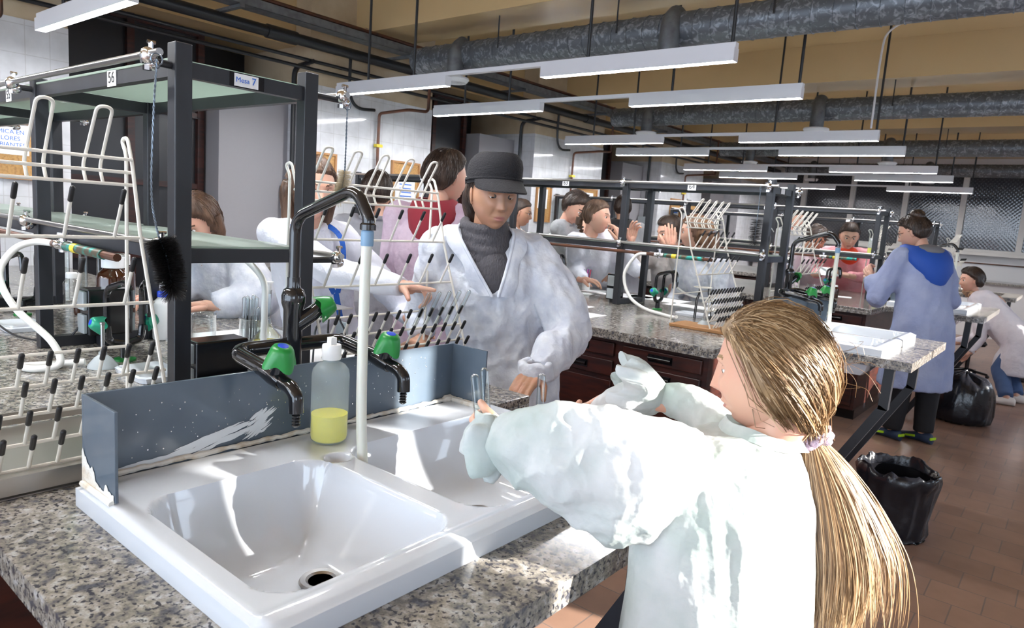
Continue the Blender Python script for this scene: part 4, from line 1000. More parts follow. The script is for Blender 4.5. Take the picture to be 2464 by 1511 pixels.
# ---- second bench clutter
def paper(x, y, w, h, a, label, z=ZT+.0006):
    b = B().box(-w/2, w/2, -h/2, h/2, 0, .0006); b.xf(Matrix.Translation((x, y, z)) @ Matrix.Rotation(a, 4, 'Z'))
    o = tag(obj('paper_sheet', b, M_PAPER, smooth=0, loc=(x, y, z)), label, 'paper'); return o
paper(-2.60, 3.85, .42, .21, .02, 'white paper sheet lying nearest the front edge of the second bench')
paper(-2.88, 4.10, .42, .30, .1, 'white paper sheet behind the front one, by the plastic jar')
paper(-3.1, 5.25, .6, .3, .05, 'large white paper seen between the uprights of the second rack')
paper(-2.75, 5.35, .5, .3, -.05, 'white paper under the hands of the woman shading her face')
paper(-2.3, 5.15, .5, .22, .0, 'white paper behind the looping hose on the second bench')
paper(-3.3, 4.9, .30, .21, .3, 'white paper left of the cup of pens')
paper(-2.0, 8.0, .3, .2, .2, 'white paper on the third bench by the socket box')
t = thing('pen_cup', 'white cup of coloured pens on the second bench, left of the uprights', 'pen holder', (-3.42, 5.25, ZT))
obj('cup', B().lathe([(0, .001), (.035, .001), (.038, .11), (.035, .11), (.033, .004)], (-3.42, 5.25, ZT), 24), M_WPLAST, t)
cols = [(.6, .05, .1), (.02, .35, .55), (.3, .08, .4), (.75, .4, .03), (.02, .4, .35), (.05, .1, .5), (.55, .1, .35)]
for i, q in enumerate(cols):
    a = i*.9; x, y = -3.42+.017*math.cos(a), 5.25+.017*math.sin(a)
    tag(obj('pen', B().tube([(x, y, ZT+.006), (x+.022*math.cos(a), y+.022*math.sin(a), ZT+.185)], .0055, 8), pm('pen_colour_%d' % i, q, .4), loc=(x, y, ZT+.006)), '%s pen standing in the white cup on the second bench' % ['red', 'blue', 'purple', 'orange', 'green', 'navy', 'pink'][i], 'pen', 'pens in the white cup')
t = thing('plastic_jar', 'clear jar of white powder with white lid right of the capped woman', 'jar', (-3.02, 4.25, ZT))
lathe_obj('jar_body', [(0, .001), (.045, .001), (.048, .006), (.048, .11), (.045, .115), (.042, .11), (.042, .008), (0, .006)], (-3.02, 4.25, ZT), M_GLASS, t)
lathe_obj('white_powder', [(0, .008), (.041, .008), (.041, .06), (0, .062)], (-3.02, 4.25, ZT), M_PAPER, t)
lathe_obj('lid', [(0, .112), (.052, .112), (.052, .128), (0, .128)], (-3.02, 4.25, ZT), M_WPLAST, t)
t = thing('crayon_box', 'open box of coloured crayons left of the pen cup', 'box', (-3.75, 5.3, ZT))
obj('box_shell', B().box(-3.85, -3.60, 5.22, 5.36, ZT+.001, ZT+.03), pm('yellow_card', (.75, .42, .08), .6), t, smooth=0)
for i, q in enumerate(cols[:5]): obj('crayon', B().tube([(-3.84+.035*i, 5.225, ZT+.038), (-3.83+.035*i, 5.35, ZT+.038)], .007, 6), pm('crayon_colour_%d' % i, q, .5), t)
jarb((-3.78, 5.02, ZT), .05, .24, M_AMBER, M_BLUE, 'amber bottle with blue label at the capped woman shoulder', .45, ch=.02)
t = thing('wooden_base', 'varnished wooden stand base beside the second bench drying rack', 'stand', (-1.75, 4.05, ZT))
obj('board', B().box(-1.95, -1.55, 3.98, 4.20, ZT+.001, ZT+.020), M_WOODO, t, smooth=0, bevel=.003)
def washb(c, label, m=None):
    t = jarb(c, .032, .17, m or M_BOTTLE, M_WPLAST, label, .45, 'wash_bottle', ch=.02)
    obj('spout', B().tube(arc([(c[0], c[1], c[2]+.17), (c[0], c[1], c[2]+.22), (c[0]+.06, c[1]-.03, c[2]+.16)], .02, 4), .003, 6), M_WPLAST, t)
    obj('yellow_contents', B().lathe([(0, .004), (.030, .004), (.030, .07), (0, .07)], c, 20), M_SOAP, t); return t
washb((-1.72, 4.86, 1.372), 'wash bottle with yellow liquid on the shelf end of the second rack')
washb((-1.80, 8.33, 1.372), 'wash bottle with yellow liquid on the shelf end of the third rack')
washb((-1.62, 8.05, ZT), 'yellow wash bottle standing at the sink end of the third bench')
for k in range(4):
    c = (-1.95-.28*k, 7.75+.1*(k % 2), ZT)
    if k % 2: beaker(c, .04, .11, ['', 'glass beaker on the third bench by the pink gowned person', '', 'glass beaker on the third bench, left of the wash bottle'][k])
    else: jarb(c, .03, .13, M_AMBER, M_WPLAST, ['small amber bottle on the third bench, nearest the sink', '', 'small amber bottle on the third bench, farther left', ''][k], .5, 'small_bottle', ch=.015)

# ---- rubbish bins lined with black bags
def bin_(c, r, h, label, seed, full=False):
    t = thing('waste_bin' if not full else 'rubbish_bag', label, 'bin' if not full else 'bag', c); x, y, z = c; rings = []; n = 72
    prof = [(0.80, .0), (.86, .02), (.90, .10), (.93, .3), (.96, .55), (.99, .78), (1.04, .86), (1.06, .93), (1.02, .99), (.97, 1.0), (.93, .96), (.90, .8), (.86, .5), (.6, .35), (.05, .33)]
    if full: prof = [(.85, .0), (1.0, .05), (1.05, .2), (1.04, .45), (1.0, .65), (.9, .82), (.7, .92), (.4, .97), (.15, 1.0), (.01, 1.02)]
    for i, (a, q) in enumerate(prof):
        ring = []
        for j in range(n):
            th = 2*PI*j/n; p = V((math.cos(th)*2.2, math.sin(th)*2.2, q*2.4+seed))
            w = noise.noise(p*1.3)*.10+abs(noise.noise(p*3.1))*.07+noise.noise(V((th*3.5, q*1.2, seed*3)))*.05
            if not full and q < .06: w = w*.3+.10*(i == 0)
            ring.append(V((x+r*(a+w)*math.cos(th), y+r*(a+w)*math.sin(th), max(z+.001, z+h*q+(h*.09*noise.noise(p*1.1) if .8 < q else 0)+(h*.05*noise.noise(p*2.5))))))
        rings.append(ring)
    obj('bag_liner' if not full else 'bag_skin', B().loft(rings, cap=not full), M_BAG, t, smooth=70)
    if not full: obj('bin_shell', B().lathe([(r*.70, .002), (r*.76, .02), (r*.84, h*.9), (r*.82, h*.9), (r*.70, .03), (0, .03)], c, 30), M_BPLAST, t)
    return t
bin_((-.66, 4.52, ZF), .205, .40, 'round waste bin lined with a black bag, beside the girl ponytail', 1.7)
bin_((-.72, 8.05, ZF), .25, .48, 'full black rubbish bag standing behind the blue gowned person', 5.2, True)
bin_((-.45, 11.4, ZF), .2, .2, 'low black bag on the floor under the bending person coat', 8.2, True)
t = thing('office_stool', 'black swivel stool under the far benches near the bending person', 'stool', (-1.0, 11.0, ZF))
obj('seat', B().lathe([(0, .42), (.17, .42), (.19, .45), (.17, .48), (0, .48)], (-1.0, 11.0, ZF), 24), M_BPLAST, t)
obj('column', B().tube([(-1.0, 11.0, ZF+.08), (-1.0, 11.0, ZF+.42)], .025, 10), M_BPLAST, t)
for q in range(5):
    a = q*2*PI/5; obj('leg', B().bar((-1.0, 11.0, ZF+.09), (-1.0+.24*math.cos(a), 11.0+.24*math.sin(a), ZF+.05), .03), M_BPLAST, t, smooth=0); obj('castor', B().ell((-1.0+.24*math.cos(a), 11.0+.24*math.sin(a), ZF+.026), .025, 10, 8), M_BPLAST, t)
# ================================================================= PEOPLE
def Pd(x, y, d):
    """point of the room seen at (x, y) of the photo, d metres in front of the camera"""
    q = _f+_r2*((x-1232)/FPX)+_d2*((y-755.5)/FPX); return V((0, 0, CAMZ))+q*d
CR = V((_r.x, _r.y, 0)); CF = V((-math.sin(YAW), math.cos(YAW), 0)); UP = V((0, 0, 1))
SK = {'fair': pm('skin_fair', (0.62, 0.36, 0.26), 0.45, var=(14, (0.68, 0.33, 0.24), .45, .8), sss=0.12),
      'mid': pm('skin_medium', (0.44, 0.235, 0.145), 0.42, var=(14, (0.50, 0.225, 0.15), .45, .8), sss=0.08)}
M_LIP = pm('lips', (0.45, 0.19, 0.16), 0.45)
M_EYEW = pm('eye_white', (0.75, 0.74, 0.72), 0.15)
M_IRIS = pm('dark_iris', (0.03, 0.015, 0.008), 0.08)
def hairmat(name, c1, c2):
    return pm(name, c1, 0.42, var=(38, c2, .35, .7, (1, 1, .16)), bump=(120, 0.5, (1, 1, .10)))
H_DK = hairmat('dark_brown_hair', (0.022, 0.013, 0.010), (0.060, 0.034, 0.022))
H_BR = hairmat('brown_hair', (0.065, 0.032, 0.018), (0.15, 0.080, 0.045))
H_BR2 = hairmat('chestnut_hair', (0.10, 0.045, 0.022), (0.22, 0.11, 0.05))
H_GIRL = pm('dark_blond_hair', (0.17, 0.10, 0.045), 0.5, var=(30, (0.34, 0.22, 0.11), .35, .68, (1, 1, .3)))
C_WHITE = cloth_mat('white_gown_fabric', (0.86, 0.89, 0.95), (0.68, 0.72, 0.82), .20)
C_COAT = cloth_mat('white_cotton_coat', (0.80, 0.81, 0.88), (0.74, 0.75, 0.84), .08, 3)
C_GREY = cloth_mat('gown_over_grey', (0.34, 0.34, 0.37), (0.24, 0.24, 0.27), .15, 6)
C_GREY2 = cloth_mat('gown_over_light_grey', (0.50, 0.51, 0.53), (0.38, 0.39, 0.41), .15, 6)
C_PURP = cloth_mat('gown_over_maroon', (0.52, 0.42, 0.50), (0.40, 0.30, 0.38), .15, 6)
C_BLUE = cloth_mat('gown_over_blue', (0.42, 0.47, 0.66), (0.33, 0.38, 0.60), .15, 5)
C_PINK = cloth_mat('pink_gown', (0.86, 0.45, 0.48), (0.80, 0.30, 0.33), .15, 6)
C_PALE = cloth_mat('gown_over_pink', (0.74, 0.66, 0.70), (0.62, 0.54, 0.60), .2, 6)
C_BEIGE = cloth_mat('gown_over_beige', (0.60, 0.57, 0.55), (0.48, 0.46, 0.45), .2, 6)
C_GIRL = cloth_mat('gown_over_green_fold_shade', (0.76, 0.78, 0.80), (0.52, 0.60, 0.58), .34, 7)  # darker green mottle also paints the shade of the folds
C_KNEEL = cloth_mat('white_lab_coat_far', (0.80, 0.76, 0.80), (0.72, 0.68, 0.74), .1, 4)
M_JEANS = pm('blue_jeans', (0.055, 0.10, 0.22), 0.8, bump=(200, .2))
M_BLKCL = pm('black_trousers', (0.010, 0.010, 0.013), 0.8)
M_CAP = pm('charcoal_wool', (0.017, 0.016, 0.019), 0.9, bump=(160, .5))
M_KNIT = pm('grey_knit', (0.085, 0.080, 0.090), 0.9, bump=(140, .9, (1, 1, .4)))
M_MAROON = pm('maroon_jersey', (0.20, 0.010, 0.022), 0.85)
M_LANY = pm('blue_lanyard', (0.01, 0.09, 0.42), 0.6)
M_HOODB = pm('royal_blue_hood', (0.01, 0.07, 0.38), 0.7)
M_GJERS = pm('grey_jersey', (0.16, 0.16, 0.18), 0.85)
M_RED = pm('red_sweater', (0.72, 0.06, 0.02), 0.8)
M_LEOP = pm('leopard_scarf', (0.10, 0.05, 0.03), 0.8, var=(30, (0.45, 0.28, 0.16), .45, .6))
M_SHOEW = pm('pale_leather', (0.68, 0.62, 0.58), 0.5)
M_SHOEB = pm('navy_trainer', (0.015, 0.03, 0.07), 0.6)
M_LIME = pm('lime_trim', (0.45, 0.75, 0.02), 0.5)

def G(v, s): return np.exp(-(v/s)**2)
def face_grid(nu, nv, hair=None, sex='f'):
    """head surface in local metres for a 0.235 m head; x forward, y left, z up. hair=(thickness, mask kind) gives the hair shell instead"""
    ph = np.linspace(-PI/2+.04, PI/2-.001, nv)
    ph = ph+0.0
    th = np.linspace(-PI, PI, nu, endpoint=False)
    P, T = np.meshgrid(ph, th, indexing='ij')
    cx, cy, sz = np.cos(P)*np.cos(T), np.cos(P)*np.sin(T), np.sin(P)
    ax = np.where(cx > 0, .094, .106)
    X = np.sign(cx)*np.abs(cx)**.92*ax; Y = np.sign(cy)*np.abs(cy)**.94*.077; Z = np.sign(sz)*np.abs(sz)**.97*.1175
    t = np.clip((-.005-Z)/.112, 0, 1)
    Y = Y*(1-(.33 if sex == 'f' else .26)*t**1.4)
    X = np.where(X < 0, X*(1-.62*t**.8), X*(1-.03*t))
    X = X+.010*t**2
    Y = Y*(1-.10*np.clip((Z-.05)/.07, 0, 1)*(X > 0))
    f = np.clip(X/.035, 0, 1); f = f*f*(3-2*f)
    if hair is None:
        a = np.abs(Y)
        nz = np.clip((.014-Z)/.047, 0, 1)*(Z > -.034)+np.clip((Z+.046)/.012, 0, 1)*(Z <= -.034)
        d = (.003*G(Z-.015, .02)+.023*nz**1.15)*G(Y, .0075+.0055*nz)
        d = d-.0105*G(a-.031, .015)*G(Z-.006, .0120)+.0055*G(a-.027, .02)*G(Z-.027, .008)
        d = d+.0035*G(a-.0135, .0045)*G(Z+.037, .006)-.0030*G(a-.024-(-.045-Z)*.3, .006)*G(Z+.052, .016)+.006*G(a-.040, .018)*G(Z+.03, .02)+.006*G(Y, .026)*G(Z+.066, .020)
        d = d+.0042*G(Y, .019)*G(Z+.0605, .0042)+.0055*G(Y, .016)*G(Z+.0730, .0050)-.0040*G(Y, .024)*G(Z+.0668, .0022)
        d = d+.008*G(Y, .019)*G(Z+.100, .013)-.003*G(Y, .02)*G(Z+.085, .005)
        X = X+d*f
    else:
        thick, kind = hair
        xs = [-.13, -.04, -.014, .004, .03, .055, .11]
        hz = {'short': [-.070, -.068, -.035, .012, .034, .062, .074], 'long': [-.14, -.14, -.13, -.06, .030, .058, .072], 'up': [-.066, -.062, -.035, .018, .040, .060, .070], 'girl': [-.098, -.096, -.085, -.045, .012, .052, .074]}[kind]
        m = np.clip((Z-np.interp(X, xs, hz))/.016, 0, 1); m = m*m*(3-2*m)
        n = np.linalg.norm(np.stack([X, Y, Z*.9], -1), axis=-1)
        R_ = (thick+.006)*m-.006
        X, Y, Z = X*(1+R_/n), Y*(1+R_/n), Z*(1+R_*.9/n)
    return X, Y, Z
def rot_head(yaw, pitch=0, roll=0): return (RZ(yaw) @ RY(pitch) @ RX(roll))
def add_grid(b, X, Y, Z, fn, s, mif=None):
    nv, nu = X.shape; o = len(b.v)
    b.v.extend([tuple(fn(V((X[i, j]*s, Y[i, j]*s, Z[i, j]*s)))) for i in range(nv) for j in range(nu)])
    for i in range(nv-1):
        for j in range(nu):
            k = (j+1) % nu; b.f.append((o+i*nu+j, o+i*nu+k, o+(i+1)*nu+k, o+(i+1)*nu+j))
            b.m.append(mif((X[i, j]+X[i+1, k])/2, (Y[i, j]+Y[i+1, k])/2, (Z[i, j]+Z[i+1, k])/2) if mif else 0)
    b.f.append(tuple(o+(nv-1)*nu+j for j in range(nu))); b.m.append(0)
    b.f.append(tuple(o+j for j in range(nu-1, -1, -1))); b.m.append(0)

def hand(W, D, N, side, s=1.0, curl=(.3, .4, .5, .6), thumb=.5, spread=.1, vox=None, tip=None):
    """hand at wrist W pointing D, palm facing N; side=+1 puts the thumb towards D x N"""
    D = V(D).normalized(); N = V(N); N = (N-D*N.dot(D)).normalized(); S = D.cross(N)*side; W = V(W); b = B()
    def ch(p, r): b.tube(p, r, 8 if not vox else 10, round_=True)
    b.tube([W-D*.05*s, W, W+D*.02*s], [.025*s, .023*s, .025*s], 12, round_=True)
    for k, (o, L_) in enumerate(((.030, .074), (.010, .082), (-.010, .077), (-.029, .060))):
        base = W+D*(.088-.004*abs(k-1))*s+S*o*s
        ch([W+D*.01*s+S*o*.55*s, W+D*.05*s+S*o*.9*s-N*.002*s, base], [.014*s, .0145*s, .0105*s])
        d = (D+S*(o*3.0*spread/.1)*.35).normalized(); p = base; P = [p]; ang = 0
        for seg, fr in enumerate((.45, .30, .25)):
            ang += curl[k]*(.9, 1.0, .7)[seg]; dd = d*math.cos(ang)+N*math.sin(ang); p = p+dd*L_*fr*s; P.append(p)
        ch(P, [.0098*s, .0090*s, .0082*s, .0070*s])
    tb = W+D*.022*s+S*.024*s+N*.006*s; d1 = (S*.75+D*.6+N*.35*thumb).normalized(); d2 = (S*.35+D*.85+N*.6*thumb).normalized()
    ch([tb-D*.008*s, tb+d1*.036*s, tb+d1*.036*s+d2*.030*s, tb+d1*.036*s+d2*.030*s+(d2+N*.3*thumb).normalized()*.024*s], [.0155*s, .0125*s, .0102*s, .0085*s])
    if vox:
        A, NN, F = fuse(b, vox, 2, .5); c = B(); c.add([tuple(q) for q in A], F); return c
    return b

def coat_mesh(prims, vox, amp=.010, seed=0, vert=1.0, clip=None, it=3):
    A, NN, F = fuse(prims, vox, it, .6)
    out = np.empty_like(A)
    for i in range(len(A)):
        x, y, z = A[i]
        n = noise.noise(V((x*7+seed, y*7, z*1.5*vert)))*.8+1.5*(.22-abs(noise.noise(V((x*11, y*11+seed, z*2.6*vert+.3*math.sin(x*9))))))+.8*(.2-abs(noise.noise(V((x*19+z*5, y*19-z*4, z*13+seed)))))
        out[i] = A[i]+NN[i]*(amp*n)
    b = B(); fs = F
    if clip is not None: fs = [f for f in F if not clip(out[f[0]])]
    b.add([tuple(q) for q in out], fs); return b

def person(label, hc, yaw, pitch=.0, byaw=None, S=1.2, skin='fair', sex='f', near=False, hair=('short', H_DK, .014), coat=C_WHITE, coat_z=.45, lean=(0, 0), arms=None, base=None,
           legs=None, shoes=M_BLKCL, extras=None, roll=0, girth=1.0, hairx=None, eyes=.45, collar=True, neckl=1.0, clip=None, amp=.010, torso=True, sh_drop=0, nbp=None, hipp=None, shp=None, armr=1.0):
    byaw = yaw if byaw is None else byaw; hc = V(hc); R = rot_head(yaw, pitch, roll)
    fwd = V((math.cos(byaw), math.sin(byaw), 0)); left = V((-math.sin(byaw), math.cos(byaw), 0)); up = V((0, 0, 1))
    nb = hc+R @ V((-.030*S, 0, -.10*S))-up*.055*S*neckl-fwd*.015*S+V((0, 0, -sh_drop))   # base of the neck
    if nbp is not None: nb = V(nbp)
    if base is None: base = (nb.x-fwd.x*.02-lean[0], nb.y-fwd.y*.02-lean[1])
    hip = V((base[0], base[1], ZF+.86*S)); hip.z = min(hip.z, nb.z-.40*S)
    if hipp is not None: hip = V(hipp)
    chest = nb.lerp(hip, .42)+fwd*.0; sp = (nb-hip).normalized()
    shl = [nb-sp*.045*S+left*.155*S*girth, nb-sp*.045*S-left*.155*S*girth]        # left, right
    if shp: shl = [V(q) for q in shp]
    t = thing('person', label, 'person', (base[0], base[1], ZF)); body = B(); T = lambda p: hc+R @ p
    # ---- head
    nu, nv = (128, 120) if near else (56, 52)
    X, Y, Z = face_grid(nu, nv, sex=sex)
    def mif(x, y, z):
        if x < .03: return 0
        a = abs(y)
        if a < .0205 and -.0775+.009*(a/.0205)**2 < z < -.0580-.008*(a/.0205)**2: return 1
        if .012 < a < .046 and abs(z-(.0255+.006*math.sin((a-.012)/.034*PI*.75))) < (.0030 if near else .004): return 2
        return 0
    add_grid(body, X, Y, Z, T, S, mif)
    for s in (1, -1):
        er = R @ RZ(s*.35) @ RX(-s*.10)
        body.ell(T(V((-.006, s*.076, -.004))*S), (.017*S, .0075*S, .030*S), 12, 10, rot=er); body.ell(T(V((-.002, s*.074, -.026))*S), (.008*S, .006*S, .010*S), 8, 6, rot=er)
    if near:
        for s in (1, -1):                                   # upper lids, lowered gaze
            lid = B(); c = V((.0690, s*.031, .006)); r = .0142; n = 16; rg = []
            for i in range(9):
                el = math.radians(95-(95-(25-eyes*40))*i/8)
                rg.append([T((c+V((r*math.cos(el)*math.cos(q), r*math.cos(el)*math.sin(q)*1.12, r*math.sin(el)*.92)))*S) for q in np.linspace(-1.5, 1.5, n)])
            body.loft(rg, cap=False, closed=False)
            rg = [[T((c+V((r*math.cos(el)*math.cos(q), r*math.cos(el)*math.sin(q)*1.12, r*math.sin(el)*.92)))*S) for q in np.linspace(-1.5, 1.5, n)] for el in np.radians(np.linspace(-90, -28, 6))]
            body.loft(rg, cap=False, closed=False)
    # ---- neck, trunk, arms, legs: one continuous skin
    k = B(); k.tube([T(V((-.022, 0, -.045))*S), T(V((-.026, 0, -.10))*S), nb, nb-sp*.06*S], [.050*S, .049*S, .058*S*(1 if girth >= .9 else .8), .08*S*min(1, girth)], 18)
    gb = min(1, girth); k.ell(chest, (.125*S*gb, .125*S*gb, .20*S), 18, 12); k.tube([nb-sp*.06*S, hip], [.085*S*gb, .12*S*gb], 16, round_=True); k.tube([shl[0], nb-sp*.05*S, shl[1]], [.045*S*gb, .06*S*gb, .045*S*gb], 12, round_=True)
    if legs is None:
        legs = []
        for sd in (left, -left):
            kz = V((hip.x, hip.y, ZF+.45*S))+sd*.085*S; legs.append((tuple(kz), (kz.x, kz.y, ZF+.06*S)))
        legs.append(M_BLKCL)
    arms = arms or [None, None]; A2 = []
    for i, a in enumerate(arms):
        if a is None:
            sd = left if i == 0 else -left
            a = dict(e=shl[i]-up*.27*S+sd*.04*S, w=shl[i]-up*.44*S+sd*.01*S+fwd*.16*S, d=fwd-up*.3, n=-up if True else left)
        a = dict(a); a['e'] = V(a['e']); a['w'] = V(a['w']); A2.append(a)
        k.tube([shl[i], a['e'], a['w']], [.042*S*armr, .036*S*armr, .024*S*armr], 12, round_=True)
    if legs:
        for i in (0, 1):
            kn, an = V(legs[i][0]), V(legs[i][1]); sd = left if i == 0 else -left
            k.tube([hip+sd*.07*S, kn, an], [.075*S, .052*S, .035*S], 12, round_=True)
    Av, NN, F = fuse(k, .011 if near else .016, 2); body.add([tuple(q) for q in Av], F)
    for i, a in enumerate(A2):
        if a.get('hide'): continue
        h = hand(a['w'], a['d'], a['n'], a.get('side', 1 if i == 0 else -1), S, a.get('curl', (.25, .32, .4, .5)), vox=.0038*S if near else None, spread=a.get('spread', .1), thumb=a.get('thumb', .5))
        body.join(h)
    bo = obj('body', body, [SK[skin], M_LIP, hair[1]], t, smooth=75)
    # ---- eyes
    for s in (1, -1):
        e = B(); c = T(V((.0690 if near else .0690, s*.031, .0050))*S); e.ell(c, .0128*S, 16, 12)
        g = (R @ V((1, 0, -.35*eyes))).normalized()
        e.ell(c+g*.0060*S, .0078*S, 14, 10, mi=1); obj('eye', e, [M_EYEW, M_IRIS], t, smooth=60)
    # ---- hair
    kind, hm, th = hair
    Xh, Yh, Zh = face_grid(nu if near else 64, nv if near else 48, hair=(th, kind)); hb = B()
    fr = 9 if near else 7
    for i in range(Xh.shape[0]):
        for j in range(Xh.shape[1]):
            a = math.atan2(Yh[i, j], Xh[i, j]); q = 1+.020*noise.noise(V((a*fr*1.6, Zh[i, j]*9, 3)))+.03*noise.noise(V((Xh[i, j]*22, Yh[i, j]*22, Zh[i, j]*22)))
            if th > .02: q += .05*noise.noise(V((Xh[i, j]*48, Yh[i, j]*48, Zh[i, j]*48)))
            if Xh[i, j] > .05 and Zh[i, j] < .05: q = 1
            Xh[i, j] *= q; Yh[i, j] *= q
    add_grid(hb, Xh, Yh, Zh, T, S)
    rs = random.Random(int(abs(hc.x)*1000)); nvh, nuh = Xh.shape; xs_ = [-.13, -.04, -.014, .004, .03, .055, .11]
    hzk = {'short': [-.060, -.058, -.025, .022, .044, .072, .084], 'long': [-.12, -.12, -.12, -.04, .040, .068, .082], 'up': [-.055, -.050, -.025, .028, .050, .070, .080], 'girl': [9]*7}[kind]
    for _ in range(1500 if near else 420):
        i = rs.uniform(nvh*.35, nvh-2); j = rs.uniform(0, nuh); dj = rs.gauss(0, .12)*nuh/nvh; pts = []; lf = rs.uniform(.004, .022)*(1+th*25)
        for k in range(6):
            ii = i-k*nvh*.045; 
            if ii < 1: break
            a0, b0 = int(ii), int(j+dj*k*nvh*.045) % nuh; q = V((Xh[a0, b0], Yh[a0, b0], Zh[a0, b0]))
            if q.z < np.interp(q.x, xs_, hzk): break
            pts.append(T(q*(1.004+lf*math.sin((k+.6)/6*PI))*S))
        if len(pts) > 2: hb.tube(pts, [.0010*S]*(len(pts)-1)+[.0002], 3, cap=False)
    if hairx: hairx(hb, T, S, R)
    obj('hair', hb, hm, t, smooth=70)
    # ---- coat / gown
    if coat is not None:
        p = B(); z0 = coat_z; n = 26; rings = []
        g = girth
        secs = [(None, None)]
        def ring(c, ax, rx, ry):
            ax = V(ax).normalized(); f = (fwd-ax*fwd.dot(ax)).normalized(); l = ax.cross(f)
            return [c+l*rx*math.cos(2*PI*q/n)+f*ry*math.sin(2*PI*q/n) for q in range(n)]
        hem = V((hip.x, hip.y, z0)) if torso else hip
        L_ = (nb-hip)
        rings = [ring(nb+sp*.0*S, sp, .070*S, .068*S), ring(nb-sp*.035*S, sp, .120*S*g, .085*S), ring(nb-sp*.09*S, sp, .178*S*g, .108*S*g), ring(nb.lerp(hip, .35), sp, .185*S*g, .135*S*g),
                 ring(nb.lerp(hip, .7), sp, .170*S*g, .135*S*g), ring(hip, sp.lerp(up, .5), .190*S*g, .155*S*g)]
        if z0 < hip.z: rings += [ring(hip.lerp(hem, .5), up, .215*S*g, .175*S*g), ring(hem, up, .235*S*g, .190*S*g)]
        p.loft(rings[::-1])
        for i, a in enumerate(A2):
            w2 = a['w']-(a['w']-a['e']).normalized()*.012*S
            b1 = a.get('baggy', 1.0)
            p.tube([nb.lerp(shl[i], .45), shl[i], shl[i].lerp(a['e'], .5), a['e'], a['e'].lerp(w2, .5), w2], [.06*S, .066*S*g, .066*S*b1, .060*S*b1, .052*S*b1, .038*S*b1], 14, round_=False)
            p.ell(shl[i], .066*S*g, 14, 10); p.ell(a['e'], .060*S*b1, 14, 10)
        cm = coat_mesh(p, .0095 if near else .018, amp*S, seed=hc.x*3, clip=(lambda q: clip(V(q))) if clip else None)
        obj('gown' if coat not in (C_COAT, C_KNEEL) else 'lab_coat', cm, coat, t, smooth=80)
        if collar:
            cb = B(); pts = []
            for q in range(13):
                a = .5+(2*PI-1.0)*q/12; pts.append(nb+sp*.012*S+fwd*math.cos(a)*.068*S+left*math.sin(a)*.070*S-sp*.03*S*max(0, math.cos(a)))
            cb.tube(pts, [.010*S]+[.015*S]*11+[.010*S], 8, round_=True); obj('collar', cb, coat, t, smooth=60)
    # ---- trousers, shoes
    if legs:
        lb = B()
        for i in (0, 1):
            kn, an = V(legs[i][0]), V(legs[i][1]); sd = left if i == 0 else -left
            lb = B().tube([hip+sd*.07*S, kn, an], [.10*S, .082*S, .068*S], 16); A3, N3, F3 = fuse(lb, .016, 2)
            obj('trouser_leg', coat_mesh(B().tube([hip+sd*.07*S, kn, an+V((0, 0, .01))], [.10*S, .082*S, .066*S], 16), .016, .006, seed=i), legs[2], t, smooth=80)
            fd = V(legs[3]).normalized() if len(legs) > 3 else fwd
            c = V((an.x, an.y, ZF)); q = B(); rg = []
            for u, w, h in ((-.075, .022, .055), (-.06, .034, .075), (0, .038, .085), (.06, .042, .062), (.12, .044, .045), (.165, .030, .034), (.18, .008, .02)):
                o2 = c+fd*u*S; l2 = V((-fd.y, fd.x, 0)); rg.append([o2+l2*w*S*math.cos(2*PI*m/16)+V((0, 0, (.5+.5*math.sin(2*PI*m/16))*h*S+.002)) for m in range(16)])
            q.loft(rg); so = obj('shoe', q, shoes, t, smooth=60)
            if shoes is M_SHOEB:
                l2 = V((-fd.y, fd.x, 0)); s1 = B().bar(c+fd*.03*S+l2*.042*S+V((0, 0, .05)), c+fd*.1*S+l2*.038*S+V((0, 0, .035)), .012, .018)
                s2 = B().bar(c+fd*-.078*S-l2*.03*S+V((0, 0, .055)), c+fd*-.078*S+l2*.03*S+V((0, 0, .055)), .012, .02); obj('lime_trim', s1, M_LIME, so); obj('heel_trim', s2, M_LIME, so)
    info = dict(t=t, T=T, R=R, nb=nb, fwd=fwd, left=left, sp=sp, hip=hip, shl=shl, S=S)
    if extras: extras(info)
    return info
def tail(b, T, S, pts, rad, n=16, seed=0, rag=.18):
    """a lock of hair through local points"""
    P = spl(pts, 5); rings = []; m = len(P)
    for i, c in enumerate(P):
        u = i/(m-1)*(len(rad)-1); k = min(int(u), len(rad)-2); r = rad[k]+(rad[k+1]-rad[k])*(u-k)
        tg = (P[min(i+1, m-1)]-P[max(i-1, 0)]).normalized(); a = tg.orthogonal().normalized() if abs(tg.z) < .95 else tg.cross(V((0, 1, 0))).normalized(); c2 = tg.cross(a)
        rings.append([T((c+(a*math.cos(q)+c2*math.sin(q))*r*(1+rag*noise.noise(V((math.cos(q)*3, math.sin(q)*3, i*.08+seed)))))*S) for q in [2*PI*j/n for j in range(n)]])
    b.loft(rings)

